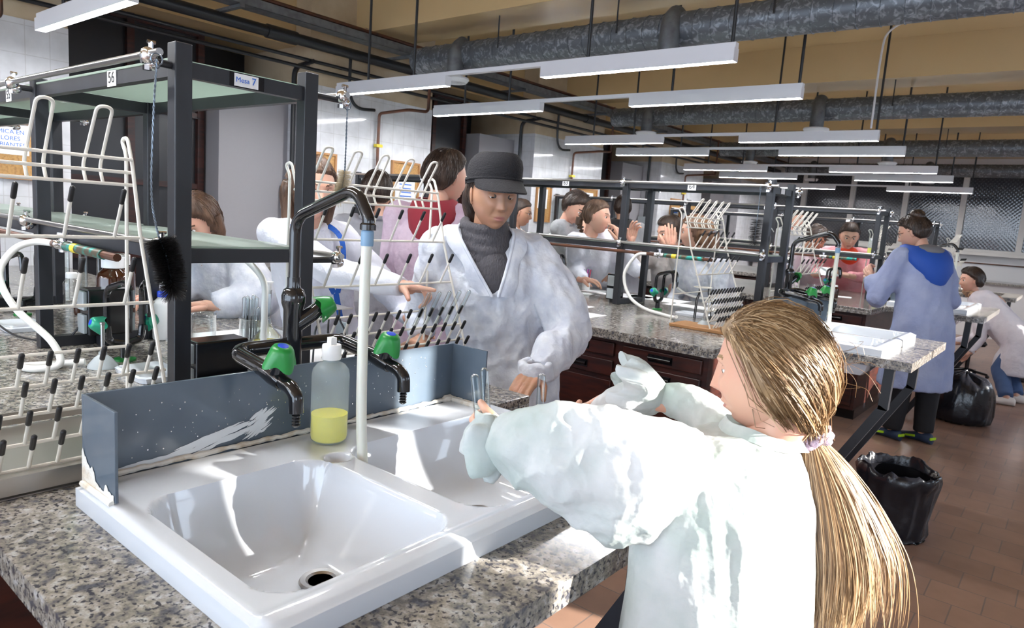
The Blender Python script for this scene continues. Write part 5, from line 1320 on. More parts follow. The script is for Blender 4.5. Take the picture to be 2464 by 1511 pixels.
# 1 -- the woman in a white coat who reaches across and points
def doc_x(I):
    nb, f, l, sp, S, t = I['nb'], I['fwd'], I['left'], I['sp'], I['S'], I['t']
    for s in (1, -1):
        b = B(); P = spl([nb+l*s*.070*S-f*.02*S+sp*.025*S, nb+l*s*.085*S+f*.115*S-sp*.04*S, nb+l*s*.055*S+f*.178*S-sp*.16*S, nb+l*s*.008*S+f*.192*S-sp*.30*S], 6)
        for i in range(len(P)-1): b.bar(P[i], P[i+1], .022*S, .003, up=f)
        obj('lanyard', b, M_LANY, t, smooth=0)
    c = nb+f*.21*S-sp*.47*S; b = B().box(c.x-.04, c.x+.04, c.y-.008, c.y+.008, c.z-.05, c.z+.03); obj('badge_holder', b, M_GPLAST, t, bevel=.004)
    b = B().bar(nb+f*.192*S-sp*.30*S, nb+f*.205*S-sp*.42*S, .024*S, .004, up=f); obj('lanyard_strap', b, M_LANY, t, smooth=0)
def doc_h(b, T, S, R):
    tail(b, T, S, [(-.02, .070, .05), (-.03, .086, -.02), (-.035, .080, -.09), (-.03, .075, -.16), (-.02, .07, -.20)], [.03, .030, .028, .024, .010], seed=1)
    tail(b, T, S, [(-.03, -.070, .05), (-.045, -.086, -.02), (-.045, -.080, -.09), (-.035, -.078, -.16), (-.03, -.07, -.20)], [.03, .030, .028, .022, .008], seed=2)
    tail(b, T, S, [(-.08, 0, .06), (-.105, 0, -.02), (-.10, 0, -.10), (-.085, 0, -.18)], [.05, .062, .06, .03], seed=3)
person('woman in white coat and blue lanyard pointing across the nearest bench', (-2.70, 1.86, 1.575), math.radians(-14), .18, byaw=math.radians(-10), S=1.13, near=True,
       hair=('long', H_BR, .012), coat=C_COAT, coat_z=.55, base=(-2.95, 2.12), eyes=.55, girth=.95, amp=.006, collar=True,
       arms=[dict(e=(-2.62, 2.35, 1.02), w=(-2.45, 2.25, .99), d=(1, -.2, -.2), n=(0, 0, -1)),
             dict(e=(-2.44, 1.80, 1.225), w=(-2.07, 1.87, 1.205), d=(1, .10, .02), n=(.1, -.25, -1), curl=(.02, .95, 1.05, 1.1), side=-1, thumb=.9, spread=.06)], hairx=doc_h, extras=doc_x)
# 2 -- the woman in the charcoal cap
def cap_x(I):
    T, S, t, nb, f, l, sp = I['T'], I['S'], I['t'], I['nb'], I['fwd'], I['left'], I['sp']
    c = B(); rings = []; n = 48
    for h, r, fx in ((.030, .0, 0), (.030, .97, 0), (.058, 1.0, 0), (.088, .995, 0), (.110, .93, .0), (.126, .80, 0), (.135, .62, 0), (.140, .38, 0), (.142, .08, 0)):
        rings.append([T(V((-.006+(.110 if math.cos(q) > 0 else .118)*r*math.cos(q), .093*r*math.sin(q), h+.006+.020*math.cos(q)*(h < .13)))*S) for q in [2*PI*j/n for j in range(n)]])
    c.loft(rings[1:], cap=True); c.tube([T(V((-.006+(.112 if math.cos(q) > 0 else .120)*math.cos(q), .0945*math.sin(q), .050+.020*math.cos(q)))*S) for q in [2*PI*j/n for j in range(n+1)]], .0035*S, 6)
    co = obj('cap', c, M_CAP, t, smooth=60)
    v = B(); up_, dn = [], []
    for i in range(6):
        u = i/5
        ex = lambda q: max(0, math.cos(q*PI/2/1.16))**.75
        row = [V((-.006+(.110+.080*u*ex(q))*math.cos(q), (.0945+.030*u*ex(q))*math.sin(q), .050+.018*math.cos(q)-.034*u*ex(q)**.5-.010*u*u*abs(math.sin(q)))) for q in np.linspace(-1.16, 1.16, 31)]
        up_.append([T(p*S) for p in row]); dn.append([T((p-V((0, 0, .005)))*S) for p in row])
    v.loft(up_, cap=False, closed=False); v.loft(dn, cap=False, closed=False); v.loft([up_[-1], dn[-1]], cap=False, closed=False); obj('cap_peak', v, M_CAP, co, smooth=60)
    k = B()
    for j, (dz, r) in enumerate(((.050, .068), (.025, .074), (-.002, .082), (-.028, .088))):
        k.tube([nb+sp*dz*S+f*(.01+math.cos(q)*r)*S+l*math.sin(q)*r*S-sp*(.018*math.cos(q)*(1+j*.6))*S for q in [2*PI*m/28 for m in range(29)]], .020*S, 10)
    A, NN, F = fuse(k, .008, 3); kb = B(); kb.add([tuple(q) for q in A], F); obj('cowl_collar', kb, M_KNIT, t, smooth=80)
    s_ = B(); s_.ell(nb-sp*.15*S+f*.040*S, (.105*S, .105*S, .14*S), 24, 16); obj('sweater', s_, M_KNIT, t)
    for s in (1, -1):                                   # turned-back front edges of the open gown
        b = B(); P = spl([nb+l*s*.085*S-f*.01*S+sp*.045*S, nb+l*s*.098*S+f*.06*S+sp*.02*S, nb+l*s*.060*S+f*.125*S-sp*.08*S, nb+l*s*.012*S+f*.160*S-sp*.19*S], 6)
        up_ = [p+l*s*.0 for p in P]; dn = [p+l*s*(.045+.008*math.sin(i*.9))*S-f*.012*S+V((0, 0, -.004)) for i, p in enumerate(P)]
        b.loft([up_, [a.lerp(c_, .5)+f*.010*S for a, c_ in zip(up_, dn)], dn], cap=False, closed=False); b.tube(P, .006*S, 8, round_=True); obj('gown_lapel', b, C_WHITE, t, smooth=70)
    w = V((-1.535, 2.06, .925)); b = B()
    for j in range(4): b.tube([w+V((.056*math.cos(q)*(1+.1*math.sin(3*q+j)), .050*math.sin(q)*(1+.12*math.sin(4*q+j)), .014*j+.006*math.sin(5*q+j*2))) for q in [2*PI*m/24 for m in range(25)]], .016, 8)
    A, NN, F = fuse(b, .007, 2); kb = B(); kb.add([tuple(q) for q in A], F); obj('rolled_cuff', kb, C_WHITE, t, smooth=80)
def cap_h(b, T, S, R):
    tail(b, T, S, [(-.05, .06, .03), (-.075, .055, -.03), (-.085, .035, -.085), (-.08, .01, -.13)], [.022, .03, .03, .015], seed=4)
    tail(b, T, S, [(-.05, -.06, .03), (-.075, -.055, -.03), (-.085, -.035, -.085), (-.08, -.01, -.13)], [.022, .03, .03, .015], seed=5)
_cy = math.radians(-46)
_nbc = V((-1.886, 2.152, 1.575))
def cap_clip(q):
    f = V((math.cos(_cy), math.sin(_cy), 0)); l = V((-f.y, f.x, 0)); d = q-(_nbc-V((0, 0, .19)))
    h = -d.z                                             # metres below the collar
    return d.dot(f) > .035 and -.06 < h < .19 and abs(d.dot(l)+.01) < .085*(1-h/.19)
person('woman in charcoal cap and white gown standing beside the near drying rack', (-1.886, 2.152, 1.592), math.radians(-28), .12, byaw=_cy, S=1.18, near=True, hair=('up', H_DK, .008), coat=C_WHITE, coat_z=.30,
       base=(-1.88, 2.29), eyes=.85, skin='mid', girth=1.10, amp=.018, collar=False, clip=cap_clip, hairx=cap_h, extras=cap_x,
       arms=[dict(e=(-1.575, 2.33, 1.06), w=(-1.535, 2.055, .93), d=(.25, -.95, -.22), n=(0, -.2, -1), curl=(.25, .3, .35, .4), baggy=1.35, side=1),
             dict(e=(-2.20, 2.10, 1.06), w=(-2.12, 2.02, .97), d=(.3, -.9, -.3), n=(0, 0, -1), baggy=1.2)],
       legs=[((-1.87, 2.30, .32), (-1.86, 2.33, ZF+.07)), ((-2.0, 2.25, .32), (-2.0, 2.30, ZF+.07)), M_BLKCL])
# ---- people farther back
D = math.radians
def bun(b, T, S, R, c=(-.095, 0, .05), r=.042):
    for i in range(7):
        a = i*.9; b.ell(T(V((c[0]+.016*math.cos(a), c[1]+.018*math.sin(a), c[2]+.012*math.sin(a*1.7)))*S), (r*.72*S, r*.8*S, r*.7*S), 14, 10)
def messy(b, T, S, R, k=26, th=.03, seed=1):
    rn = random.Random(seed)
    for i in range(k):
        a = rn.uniform(-PI, PI); e = rn.uniform(.35, 1.45); c = V((.1*math.cos(e)*math.cos(a)-.01, .08*math.cos(e)*math.sin(a), .118*math.sin(e))); d = V((rn.uniform(-.02, .045), rn.uniform(-.03, .03), rn.uniform(.004, .028)))
        b.tube([T(c*.92*S), T((c+d*.6)*S), T((c+d)*S)], [.016*S, .010*S, .002*S], 6)
def pony(b, T, S, R, L_=.22, c=(-.10, 0, .03), r=.026, seed=0):
    tail(b, T, S, [c, (c[0]-.03, c[1], c[2]-.01), (c[0]-.035, c[1], c[2]-.07), (c[0]-.015, c[1], c[2]-L_*.6), (c[0]+.0, c[1], c[2]-L_)], [r*.7, r, r*1.05, r*.8, r*.2], seed=seed)
def hood(I, m, size=1.0, name='hood', lining=None):
    nb, f, l, sp, S, t = I['nb'], I['fwd'], I['left'], I['sp'], I['S'], I['t']; b = B(); n = 26
    rg = []
    for u, r, dz, bx in ((0, .080, .040, 0), (.3, .105, .030, .01), (.6, .125, -.01, .02), (.85, .12, -.06, .03), (1, .09, -.10, .035)):
        ring = []
        for j in range(n):
            q = 2*PI*j/n; back = max(0, -math.cos(q)); ring.append(nb+(f*math.cos(q)*(r if math.cos(q) > 0 else r*1.15)*size-f*bx+l*math.sin(q)*r*1.15*size)*S+sp*(dz-.10*back*u*u*size+.015*(1-back))*S)
        rg.append(ring)
    b.loft(rg, cap=False)
    ib = [[p.lerp(nb+sp*.03*S, .12) for p in r] for r in rg]; b.loft([rg[0], ib[0], ib[1], ib[2]], cap=False)
    h = obj(name, b, m, t, smooth=70)
    if lining: obj('hood_lining', B().ell(nb-f*.06*S+sp*.012*S, (.105*S, .118*S, .052*S), 18, 10), lining, h)
def glasses(I, m=None):
    T, S, t = I['T'], I['S'], I['t']; b = B()
    for s in (1, -1): b.tube([T(V((.092, s*.031+.023*math.cos(q), .004+.019*math.sin(q)))*S) for q in [2*PI*j/16 for j in range(17)]], .0018*S, 5); b.tube([T(V((.090, s*.053, .01))*S), T(V((0, s*.080, .012))*S)], .0018*S, 5)
    b.tube([T(V((.095, -.009, .006))*S), T(V((.095, .009, .006))*S)], .0018*S, 5); obj('glasses', b, m or M_BPLAST, t)
# young man with maroon hood, seen from behind
person('young man seen from behind, maroon hood over a purplish gown', (-2.84, 2.83, 1.70), D(78), .1, byaw=D(115), S=1.2, sex='m', hair=('short', H_DK, .020), coat=C_PURP, coat_z=.3, base=(-2.80, 2.80), near=True, girth=1.2,
       hairx=lambda b, T, S, R: messy(b, T, S, R, 30, seed=3), extras=lambda I: hood(I, M_MAROON, .88), collar=False)
person('person seen from behind with dark ponytail and grey gown', (-3.62, 2.98, 1.60), D(125), .05, S=1.15, hair=('up', H_DK, .016), coat=C_GREY, coat_z=.3, girth=1.1, hairx=lambda b, T, S, R: pony(b, T, S, R, .2, (-.1, 0, .0)))
person('dark haired person leaning on the nearest bench behind the glass shelves', (-3.62, 1.78, 1.36), D(-60), .5, byaw=D(-70), S=1.15, hair=('long', H_BR, .028), coat=C_WHITE, coat_z=.4, base=(-3.6, 2.25),
       arms=[dict(e=(-3.28, 1.95, .99), w=(-3.35, 1.72, .96), d=(-.8, -.5, 0), n=(0, 0, -1), baggy=1.5), dict(e=(-3.85, 1.9, 1.0), w=(-3.75, 1.62, .96), d=(.5, -.8, 0), n=(0, 0, -1), baggy=1.3)], hairx=lambda b, T, S, R: (bun(b, T, S, R, (-.09, 0, .06), .05), tail(b, T, S, [(-.03, .08, .03), (-.02, .09, -.05), (.0, .085, -.13)], [.03, .03, .01])))
# group around the second bench
person('person in glasses with tied dark hair, just right of the capped woman', tuple(Pd(1253, 512, 7.4)), D(30), .15, S=1.18, skin='mid', hair=('up', H_DK, .012), coat=C_WHITE, coat_z=.3, base=(-4.72, 5.98), extras=lambda I: glasses(I), hairx=lambda b, T, S, R: bun(b, T, S, R, (-.10, 0, .0), .035))
person('tousled dark haired young man in pale grey gown bending over the second bench', tuple(Pd(1385, 500, 6.8)), D(-8), .55, byaw=D(20), S=1.26, sex='m', hair=('short', H_DK, .024), coat=C_GREY2, coat_z=.3, base=(-4.05, 5.88), girth=1.12, hairx=lambda b, T, S, R: messy(b, T, S, R, 34, seed=8),
       arms=[None, dict(e=(-3.85, 5.60, 1.15), w=(-3.72, 5.62, 1.40), d=(-.4, .2, .9), n=(0, .5, .5))])
person('woman with tied back brown hair in white coat, hand at her chin', (-3.40, 5.30, 1.555), D(15), .05, byaw=D(-20), S=1.22, hair=('up', H_BR, .012), coat=C_COAT, coat_z=.3, base=(-3.42, 5.86), hairx=lambda b, T, S, R: pony(b, T, S, R, .16, (-.095, 0, .0)),
       arms=[dict(e=(-3.05, 5.45, 1.12), w=(-3.13, 5.28, 1.36), d=(-.25, -.1, 1), n=(-.6, 0, -.3), curl=(.5, .8, .9, 1.0)), dict(e=(-3.6, 5.30, 1.1), w=(-3.35, 5.12, 1.0), d=(1, -.1, 0), n=(0, 0, -1))])
person('man seen from behind with short hair and black collar beyond the second bench', tuple(Pd(1498, 500, 7.7)), D(125), .0, S=1.15, sex='m', skin='mid', hair=('short', H_DK, .010), coat=C_GREY2, coat_z=.3, girth=1.1, extras=lambda I: hood(I, M_BLKCL, .9))
person('dark haired woman raising a hand before her face at the second bench', tuple(Pd(1612, 562, 6.5)), D(-120), .2, byaw=D(-75), S=1.26, skin='fair', hair=('up', H_DK, .022), coat=C_BEIGE, coat_z=.3, base=(-3.02, 6.25), hairx=lambda b, T, S, R: bun(b, T, S, R, (-.1, 0, .02), .05),
       arms=[dict(e=(-2.75, 5.75, 1.1), w=(-2.86, 5.72, 1.33), d=(-.1, -.05, 1), n=(-.5, .6, 0), curl=(.12, .1, .1, .15), spread=.25), dict(e=(-3.2, 5.68, 1.12), w=(-3.17, 5.55, 1.36), d=(.1, -.05, 1), n=(.6, -.3, 0), curl=(.3, .4, .5, .6), spread=.3)])
person('woman in profile with long chestnut hair and white gown beside the drying rack', tuple(Pd(1672, 560, 5.9)), D(-155), .12, byaw=D(-110), S=1.2, hair=('long', H_BR2, .014), coat=C_WHITE, coat_z=.3, base=(-2.42, 5.86), girth=1.1, hairx=lambda b, T, S, R: (tail(b, T, S, [(-.06, .03, .06), (-.10, .03, -.02), (-.11, .03, -.12), (-.09, .03, -.24)], [.06, .065, .05, .02]), tail(b, T, S, [(-.04, .07, .03), (-.06, .085, -.06), (-.05, .08, -.16)], [.035, .03, .01], seed=2)))
person('small glimpse of reddish hair beside the capped woman shoulder', tuple(Pd(1135, 495, 7.8)), D(-100), .2, S=1.1, hair=('short', H_BR2, .022), coat=C_WHITE, coat_z=.3, base=(-5.4, 5.95))
# third bench group
person('man with dark hair bowed behind the second drying racks', tuple(Pd(1915, 525, 9.6)), D(-20), .35, S=1.15, sex='m', hair=('short', H_DK, .018), coat=C_GREY2, coat_z=.3, base=(-3.2, 10.05))
person('curly dark haired woman smiling down, in pale gown at the third bench', tuple(Pd(1965, 575, 8.7)), D(-15), .55, byaw=D(-30), S=1.18, skin='mid', hair=('up', H_DK, .030), coat=C_PALE, coat_z=.3, base=(-2.68, 9.45), girth=1.1, hairx=lambda b, T, S, R: (bun(b, T, S, R, (-.07, 0, .09), .06), messy(b, T, S, R, 24, seed=4)))
def pink_x(I):
    nb, f, l, sp, S, t = I['nb'], I['fwd'], I['left'], I['sp'], I['S'], I['t']; b = B()
    b.ell(nb-sp*.055*S+f*.065*S, (.085*S, .085*S, .085*S), 18, 12); b.tube([nb+sp*.01*S+(f*math.cos(q)*.062+l*math.sin(q)*.064)*S for q in [2*PI*j/20 for j in range(21)]], .014*S, 8); obj('sweater', b, M_RED, t)
person('smiling woman in pink gown over red sweater holding a white paper', (-2.18, 8.93, 1.555), D(-68), .35, byaw=D(-55), S=1.28, hair=('up', H_DK, .014), coat=C_PINK, coat_z=.3, base=(-2.12, 9.36), girth=1.15, extras=pink_x, collar=False, hairx=lambda b, T, S, R: pony(b, T, S, R, .24, (-.07, .04, -.02), .03),
       arms=[dict(e=(-1.95, 8.95, 1.08), w=(-2.08, 8.70, 1.10), d=(-.8, -.4, .1), n=(0, 0, 1), curl=(.4, .5, .6, .7)), dict(e=(-2.5, 9.0, 1.08), w=(-2.42, 8.72, 1.08), d=(.8, -.4, .1), n=(0, 0, 1), curl=(.4, .5, .6, .7))],
       )
b = B().box(-.11, .11, -.002, .002, -.07, .07); b.xf(Matrix.Translation((-2.26, 8.60, 1.13)) @ Matrix.Rotation(D(35), 4, 'Z') @ Matrix.Rotation(D(-50), 4, 'X'))
tag(obj('paper_sheet', b, M_PAPER, smooth=0, loc=(-2.26, 8.6, 1.13)), 'white paper held up by the woman in pink gown', 'paper')
# the tall person in the blue-grey gown, from behind
person('person seen from behind in blue-grey gown with blue hood, brown bun and trainers', (-1.175, 6.93, 1.615), D(178), .35, byaw=D(140), S=1.2, near=False, hair=('up', H_DK, .018), coat=C_BLUE, coat_z=.30, base=(-.98, 6.80), girth=1.12, shoes=M_SHOEB, amp=.009, collar=False,
       hairx=lambda b, T, S, R: (bun(b, T, S, R, (-.05, 0, .115), .05), messy(b, T, S, R, 16, seed=6)),
       extras=lambda I: (hood(I, M_HOODB, 1.25, lining=M_GJERS), glasses(I)),
       arms=[dict(e=(-1.33, 6.62, 1.04), w=(-1.42, 6.72, 1.22), d=(-.5, .6, .5), n=(0, 1, .3), curl=(.5, .6, .7, .8), baggy=1.25), dict(e=(-.85, 7.12, 1.05), w=(-1.2, 7.2, 1.15), d=(-1, .1, .2), n=(0, -.5, -1), baggy=1.2)],
       legs=[((-1.06, 6.70, .28), (-1.08, 6.72, ZF+.08)), ((-.87, 6.85, .28), (-.86, 6.84, ZF+.08)), M_BLKCL, (-.93, .38, 0)])
# the person bending at the far right
def bend_x(I):
    nb, f, l, sp, S, t = I['nb'], I['fwd'], I['left'], I['sp'], I['S'], I['t']; b = B()
    for dz in (.045, .02, -.005): b.tube([nb+sp*dz*S+(f*math.cos(q)*.066+l*math.sin(q)*.066)*S for q in [2*PI*j/20 for j in range(21)]], .022*S, 8)
    obj('scarf', b, M_LEOP, t)
BX = person('bending person in white lab coat and jeans at the far right, looking under the bench', (-1.02, 10.05, 1.13), D(-148), .12, byaw=D(-168), S=1.18, skin='fair', hair=('short', H_DK, .026), coat=C_KNEEL, coat_z=.12, base=(-.42, 9.78), girth=1.05, amp=.008, collar=True, torso=True,
       extras=bend_x, shoes=M_SHOEW, hairx=lambda b, T, S, R: tail(b, T, S, [(-.04, .07, .02), (-.07, .06, -.03), (-.08, .03, -.06)], [.03, .03, .02]),
       arms=[dict(e=(-.80, 9.70, .48), w=(-.88, 9.62, .30), d=(-.7, -.2, -.6), n=(-.5, .5, 0)), dict(e=(-.86, 10.2, .45), w=(-1.1, 10.1, .34), d=(-1, -.1, -.2), n=(0, 0, -1))],
       legs=[((-.56, 9.66, .16), (-.44, 9.36, ZF+.08)), ((-.50, 9.86, .16), (-.37, 9.62, ZF+.08)), M_JEANS, (-1, -.12, 0)])
# ================================================================= THE GIRL AT THE SINK
def girl_x(I):
    t, T, S = I['t'], I['T'], I['S']
    # gown: trunk rings, batwing sleeves, gathered cuffs, fused into one cloth
    p = B(); n = 40; rings = []
    for y, x0, x1, d, tk in ((1028, 1800, 1880, 1.28, .8), (1040, 1700, 1900, 1.27, .62), (1062, 1610, 1918, 1.255, .62), (1115, 1560, 1944, 1.25, .66), (1220, 1525, 1956, 1.25, .70), (1340, 1508, 1958, 1.25, .74), (1450, 1500, 1948, 1.25, .78), (1560, 1488, 1940, 1.25, .8)):
        c = Pd((x0+x1)/2, y, d); w = (x1-x0)/2/FPX*d
        rings.append([c+CR*w*math.cos(q)+CF*w*tk*math.sin(q) for q in [2*PI*j/n for j in range(n)]])
    c = Pd(1716, 1560, 1.25)
    for z, w in ((.55, .19), (.30, .215)): rings.append([V((c.x, c.y, z))+CR*w*math.cos(q)+CF*w*.85*math.sin(q) for q in [2*PI*j/n for j in range(n)]])
    p.loft(rings[::-1])
    def sleeve(rows, th):
        C = [Pd(a[0], a[1], a[3]) for a in rows]; rg = []
        for i, a in enumerate(rows):
            ax = (C[min(i+1, len(C)-1)]-C[max(i-1, 0)]).normalized(); hh = a[2]/FPX*a[3]; s = ax.cross(UP).normalized(); u = s.cross(ax).normalized()
            if u.z < 0: u = -u
            tilt = a[4] if len(a) > 4 else 0; u = (u+ax*tilt).normalized()
            rg.append([C[i]+u*hh*math.cos(q)+s*min(th, hh*.8)*(1-.35*max(0, -math.cos(q)))*math.sin(q) for q in [2*PI*j/30 for j in range(30)]])
        p.loft(rg)
    sleeve([(1680, 1110, 90, 1.20), (1600, 1125, 128, 1.18), (1535, 1158, 172, 1.16), (1500, 1155, 178, 1.165), (1440, 1132, 165, 1.18), (1350, 1104, 148, 1.21), (1280, 1088, 110, 1.255), (1225, 1076, 82, 1.30), (1209, 1073, 62, 1.315), (1195, 1073, 74, 1.325), (1165, 1072, 72, 1.345), (1138, 1076, 50, 1.36), (1122, 1082, 24, 1.37)], .056)
    sleeve([(1760, 1060, 60, 1.36), (1700, 1005, 58, 1.42), (1650, 968, 50, 1.45), (1610, 958, 42, 1.475), (1592, 956, 36, 1.48), (1575, 952, 50, 1.485), (1530, 960, 50, 1.49), (1485, 972, 44, 1.50), (1430, 1000, 34, 1.51)], .045)
    A, NN, F = fuse(p, .0048, 5, .6); out = []
    for i in range(len(A)):
        x, y, z = A[i]; q = V(A[i])
        u = q.dot(CR); w = q.dot(CF)
        rd = lambda v, e: (.30-abs(noise.noise(v))**.75)*e
        fold = rd(V((u*10+.2*z, w*6, z*1.6)), 1.5)+rd(V((u*21+4+z*1.5, w*12, z*3.0+2)), .8)+rd(V((u*40, w*30, z*9)), .30)
        arm = max(0, min(1, (1.0-(u-.22)/.12))) if z > .95 else 0       # crumples across the near sleeve
        sh = max(0, min(1, (z-1.02)/.12))
        cr = rd(V((u*15-z*11, w*6, z*7+u*7)), 1.2)+rd(V((u*34+z*14, w*18, z*26-u*9)), .45)
        out.append(A[i]+NN[i]*(.0115*(fold*(1-.7*arm)*(1-.3*sh)+cr*max(arm, .5*sh))))
    g = B(); g.add([tuple(q) for q in out], F)
    go = obj('gown', g, C_GIRL, t, smooth=85)
    # ruffled elastic cuffs
    def ruffle(c, ax, r, L_, seed, m=10):
        b = B(); ax = V(ax).normalized(); s = ax.cross(UP).normalized(); u = s.cross(ax); rg = []
        for i in range(9):
            k = i/8; ring = []
            for j in range(60):
                q = 2*PI*j/60; rr = r*(.55+.55*math.sin(min(1, k*1.25)*PI*.6))*(1+.16*k*math.sin(m*q+seed+1.3*math.sin(3*q))+.20*k*noise.noise(V((math.cos(q)*2+seed, math.sin(q)*2, k*2))))
                ring.append(V(c)+ax*L_*(k+.14*k*math.sin(m*.5*q+seed))+s*rr*math.cos(q)+u*rr*math.sin(q))
            rg.append(ring)
        b.loft(rg, cap=False); return b
    obj('cuff', ruffle(Pd(1592, 953, 1.478), Pd(1480, 915, 1.49)-Pd(1592, 953, 1.478), .052, .10, 2.0), C_GIRL, t, smooth=85)
    obj('cuff', ruffle(Pd(1218, 1072, 1.308), Pd(1120, 1075, 1.36)-Pd(1218, 1072, 1.308), .058, .055, 5.0, 6), C_GIRL, t, smooth=85)
    nb = Pd(1838, 1040, 1.27); b = B()
    b.loft([[nb+CR*(.070+.012*k)*math.cos(q)+CF*(.060+.012*k)*math.sin(q)+UP*(.010-.020*k-.012*math.cos(q)+.002*math.sin(5*q)) for q in [2*PI*j/36 for j in range(36)]] for k in (0, .4, 1)], cap=False)
    obj('collar', b, C_GIRL, t, smooth=80)
    # hair tie
    tie = Pd(1955, 1050, 1.262); tl = Pd(1990, 1140, 1.252)-tie; tl.normalize(); s = tl.cross(UP).normalized(); u = s.cross(tl); b = B()
    for k in range(3): b.tube([tie+tl*(.010*(k-1)+.003*math.sin(5*q+k))+(s*math.cos(q)+u*math.sin(q))*(.026+.0035*math.sin(9*q+k*2)) for q in [2*PI*j/54 for j in range(55)]], .0078, 7)
    obj('hair_tie', b, pm('lilac_knit', (.55, .42, .52), .85, bump=(220, .8)), t, smooth=60)
    # strands combed back from the face to the tie
    rn = random.Random(11); hb = B(); R = I['R']
    lt = R.inverted() @ (tie-HC)/S; nu, nv = 64, 48
    def skull(d):                                       # radius of the hair shell along a local direction
        d = d.normalized(); e = math.sqrt((d.x/(.108 if d.x > 0 else .120))**2+(d.y/.089)**2+(d.z/.131)**2); return 1/e
    for i in range(6500):
        th = rn.uniform(-PI, PI); ph = math.asin(rn.uniform(-.2, 1)); d0 = V((math.cos(ph)*math.cos(th), math.cos(ph)*math.sin(th), math.sin(ph)))
        p0 = d0*skull(d0)
        if p0.z < np.interp(p0.x, [-.13, -.04, -.014, .004, .03, .055, .11], [-.05, -.05, -.02, .01, .045, .068, .080]): continue
        de = (lt+V((rn.gauss(0, .010), rn.gauss(0, .012), rn.gauss(0, .008)))); dn = de.normalized(); pts = []; m = 11
        lift = rn.gauss(.0, .0025)+(.012 if rn.random() < .03 else 0); ph1 = rn.uniform(0, 6); fz = rn.uniform(.001, .004)
        for k in range(m+1):
            u2 = k/m; d = (d0.lerp(dn, u2)+V((0, 0, (.22+.12*max(0, d0.x))*math.sin(u2*PI)*(.6-d0.z*.3)*(1 if d0.x > -.2 else .2)))).normalized(); r = skull(d)+.002+lift*math.sin(u2*PI)
            if u2 > .75: r = r*(1-(u2-.75)*4)+(de.length)*(u2-.75)*4
            lp = d*r
            if lp.x > .05 and lp.z < .035 or lp.x > .025 and lp.z < -.02: pts = None; break
            pts.append(T((d*r+V((0, fz*math.sin(ph1+u2*7), fz*math.cos(ph1+u2*5))))*S))
        if pts is None: continue
        w = rn.uniform(.0004, .0011); hb.tube(pts, [w*.7]+[w]*(m-1)+[w*.7], 3, cap=False, mi=rn.choice((0, 0, 1, 2)))
    # ponytail
    path = spl([tie, Pd(1975, 1110, 1.255), Pd(2000, 1200, 1.25), Pd(2018, 1320, 1.24), Pd(2010, 1430, 1.235), Pd(1995, 1520, 1.23)], 8); m = len(path)
    for i in range(3600):
        a = rn.uniform(0, 2*PI); q = math.sqrt(rn.random()); stray = rn.random() < .16; end = rn.uniform(.62, 1.0); off = rn.gauss(0, 1); off2 = rn.gauss(0, 1)
        pts = []; kk = 13; f1 = rn.uniform(3, 9); p1 = rn.uniform(0, 6)
        for k in range(kk+1):
            v = k/kk*end; j = min(int(v*(m-1)), m-2); c = path[j].lerp(path[j+1], v*(m-1)-j)
            sp = .016+.050*math.sin(min(v*1.15, 1)*PI*.5)*(1-.42*max(0, v-.55)/.45); sp *= (1.0 if not stray else 1+.9*v)
            wob = .004*v*math.sin(v*f1+p1)
            pts.append(c+CR*(math.cos(a)*q*sp*1.05+off*.004*v+wob+((.030*v*abs(off2)) if stray else 0))+CF*(math.sin(a)*q*sp*.75+off2*.004*v)+UP*wob*.5)
        w = rn.uniform(.0004, .0009); hb.tube(pts, [w]*(kk-1)+[w*.6, w*.2], 3, cap=False, mi=rn.choice((0, 1, 1, 2)))
    for i in range(46):                                  # fly-away hairs
        th = rn.uniform(-PI, PI); d0 = V((math.cos(th)*.8-.4, math.sin(th)*.8, rn.uniform(-.3, .9))).normalized(); q = d0*skull(d0); e = d0*rn.uniform(.012, .035)+V((-.03, 0, -.02))*rn.random(); sd = V((rn.gauss(0, .02), rn.gauss(0, .02), rn.gauss(0, .02)))
        if q.x > -.03 or q.z < -.02: continue
        hb.tube([T(x*S) for x in spl([q, q+e*.6+sd*.3, q+e+sd, q+e*.7+sd*1.6+V((-.01, 0, -.02))], 4)], .00035, 3, cap=False)
    ho = obj('hair_strands', hb, [HG0, HG1, HG2], t, smooth=60)
    core = B(); rg = []
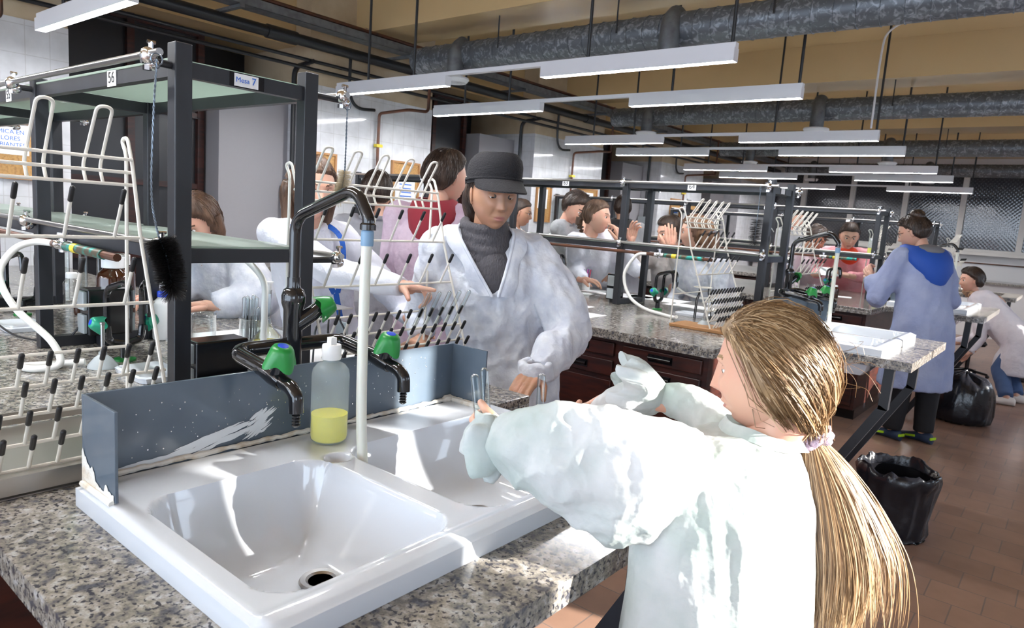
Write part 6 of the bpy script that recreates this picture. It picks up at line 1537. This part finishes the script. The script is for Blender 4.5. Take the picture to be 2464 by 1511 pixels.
    for i, c in enumerate(path[:-6]):
        v = i/(m-1); sp = .013+.036*math.sin(min(v*1.15, 1)*PI*.5); rg.append([c+CR*sp*math.cos(q)+CF*sp*.7*math.sin(q) for q in [2*PI*j/18 for j in range(18)]])
    rg.append([path[-5]+(p-path[-7])*.2 for p in rg[-1]])
    core.loft(rg); obj('ponytail', core, H_GIRL, t, smooth=80)
HG0 = pm('hair_strand_brown', (0.17, 0.095, 0.042), 0.48); HG1 = pm('hair_strand_gold', (0.36, 0.225, 0.11), 0.45); HG2 = pm('hair_strand_light', (0.55, 0.39, 0.23), 0.45)
HC = Pd(1850, 892, 1.25)
person('girl with long fair ponytail in white gown leaning over the foreground sink', tuple(HC), math.radians(191), .14, byaw=math.radians(192), S=.93, near=True, hair=('girl', H_GIRL, .014), coat=None, base=(-.36, 1.17), neckl=.7, torso=True, girth=.62, armr=.62,
       nbp=tuple(Pd(1815, 1085, 1.275)), hipp=tuple(Pd(1716, 1640, 1.26)), shp=[tuple(Pd(1640, 1130, 1.21)), tuple(Pd(1760, 1090, 1.36))],
       arms=[dict(e=tuple(Pd(1450, 1150, 1.18)), w=tuple(Pd(1232, 1078, 1.325)), d=tuple(Pd(1150, 1056, 1.37)-Pd(1232, 1078, 1.325)), n=(-.1, .9, .3), curl=(.7, .9, 1.0, 1.0), side=-1),
             dict(e=tuple(Pd(1660, 985, 1.45)), w=tuple(Pd(1500, 960, 1.50)), d=tuple(Pd(1380, 1030, 1.53)-Pd(1500, 960, 1.50)), n=(-.1, -.9, .2), curl=(.6, .7, .8, .9))],
       legs=[((-.30, 1.10, .22), (-.22, 1.10, ZF+.07)), ((-.38, 1.30, .22), (-.28, 1.32, ZF+.07)), M_JEANS], extras=girl_x)
def held(a, c, label):
    q = V(a); d = V(c)-q; test_tube(q, d, d.length, .0088, label)
held(Pd(1155, 1040, 1.385), Pd(1142, 899, 1.40), 'left test tube sticking up from the girl near cuff')
held(Pd(1172, 1030, 1.40), Pd(1165, 884, 1.415), 'taller right test tube beside the one at the girl near cuff')
held(Pd(1297, 1010, 1.53), Pd(1304, 898, 1.54), 'single test tube standing above the girl near sleeve')
for _o in bpy.data.objects:
    if '_o' in _o: del _o['_o']
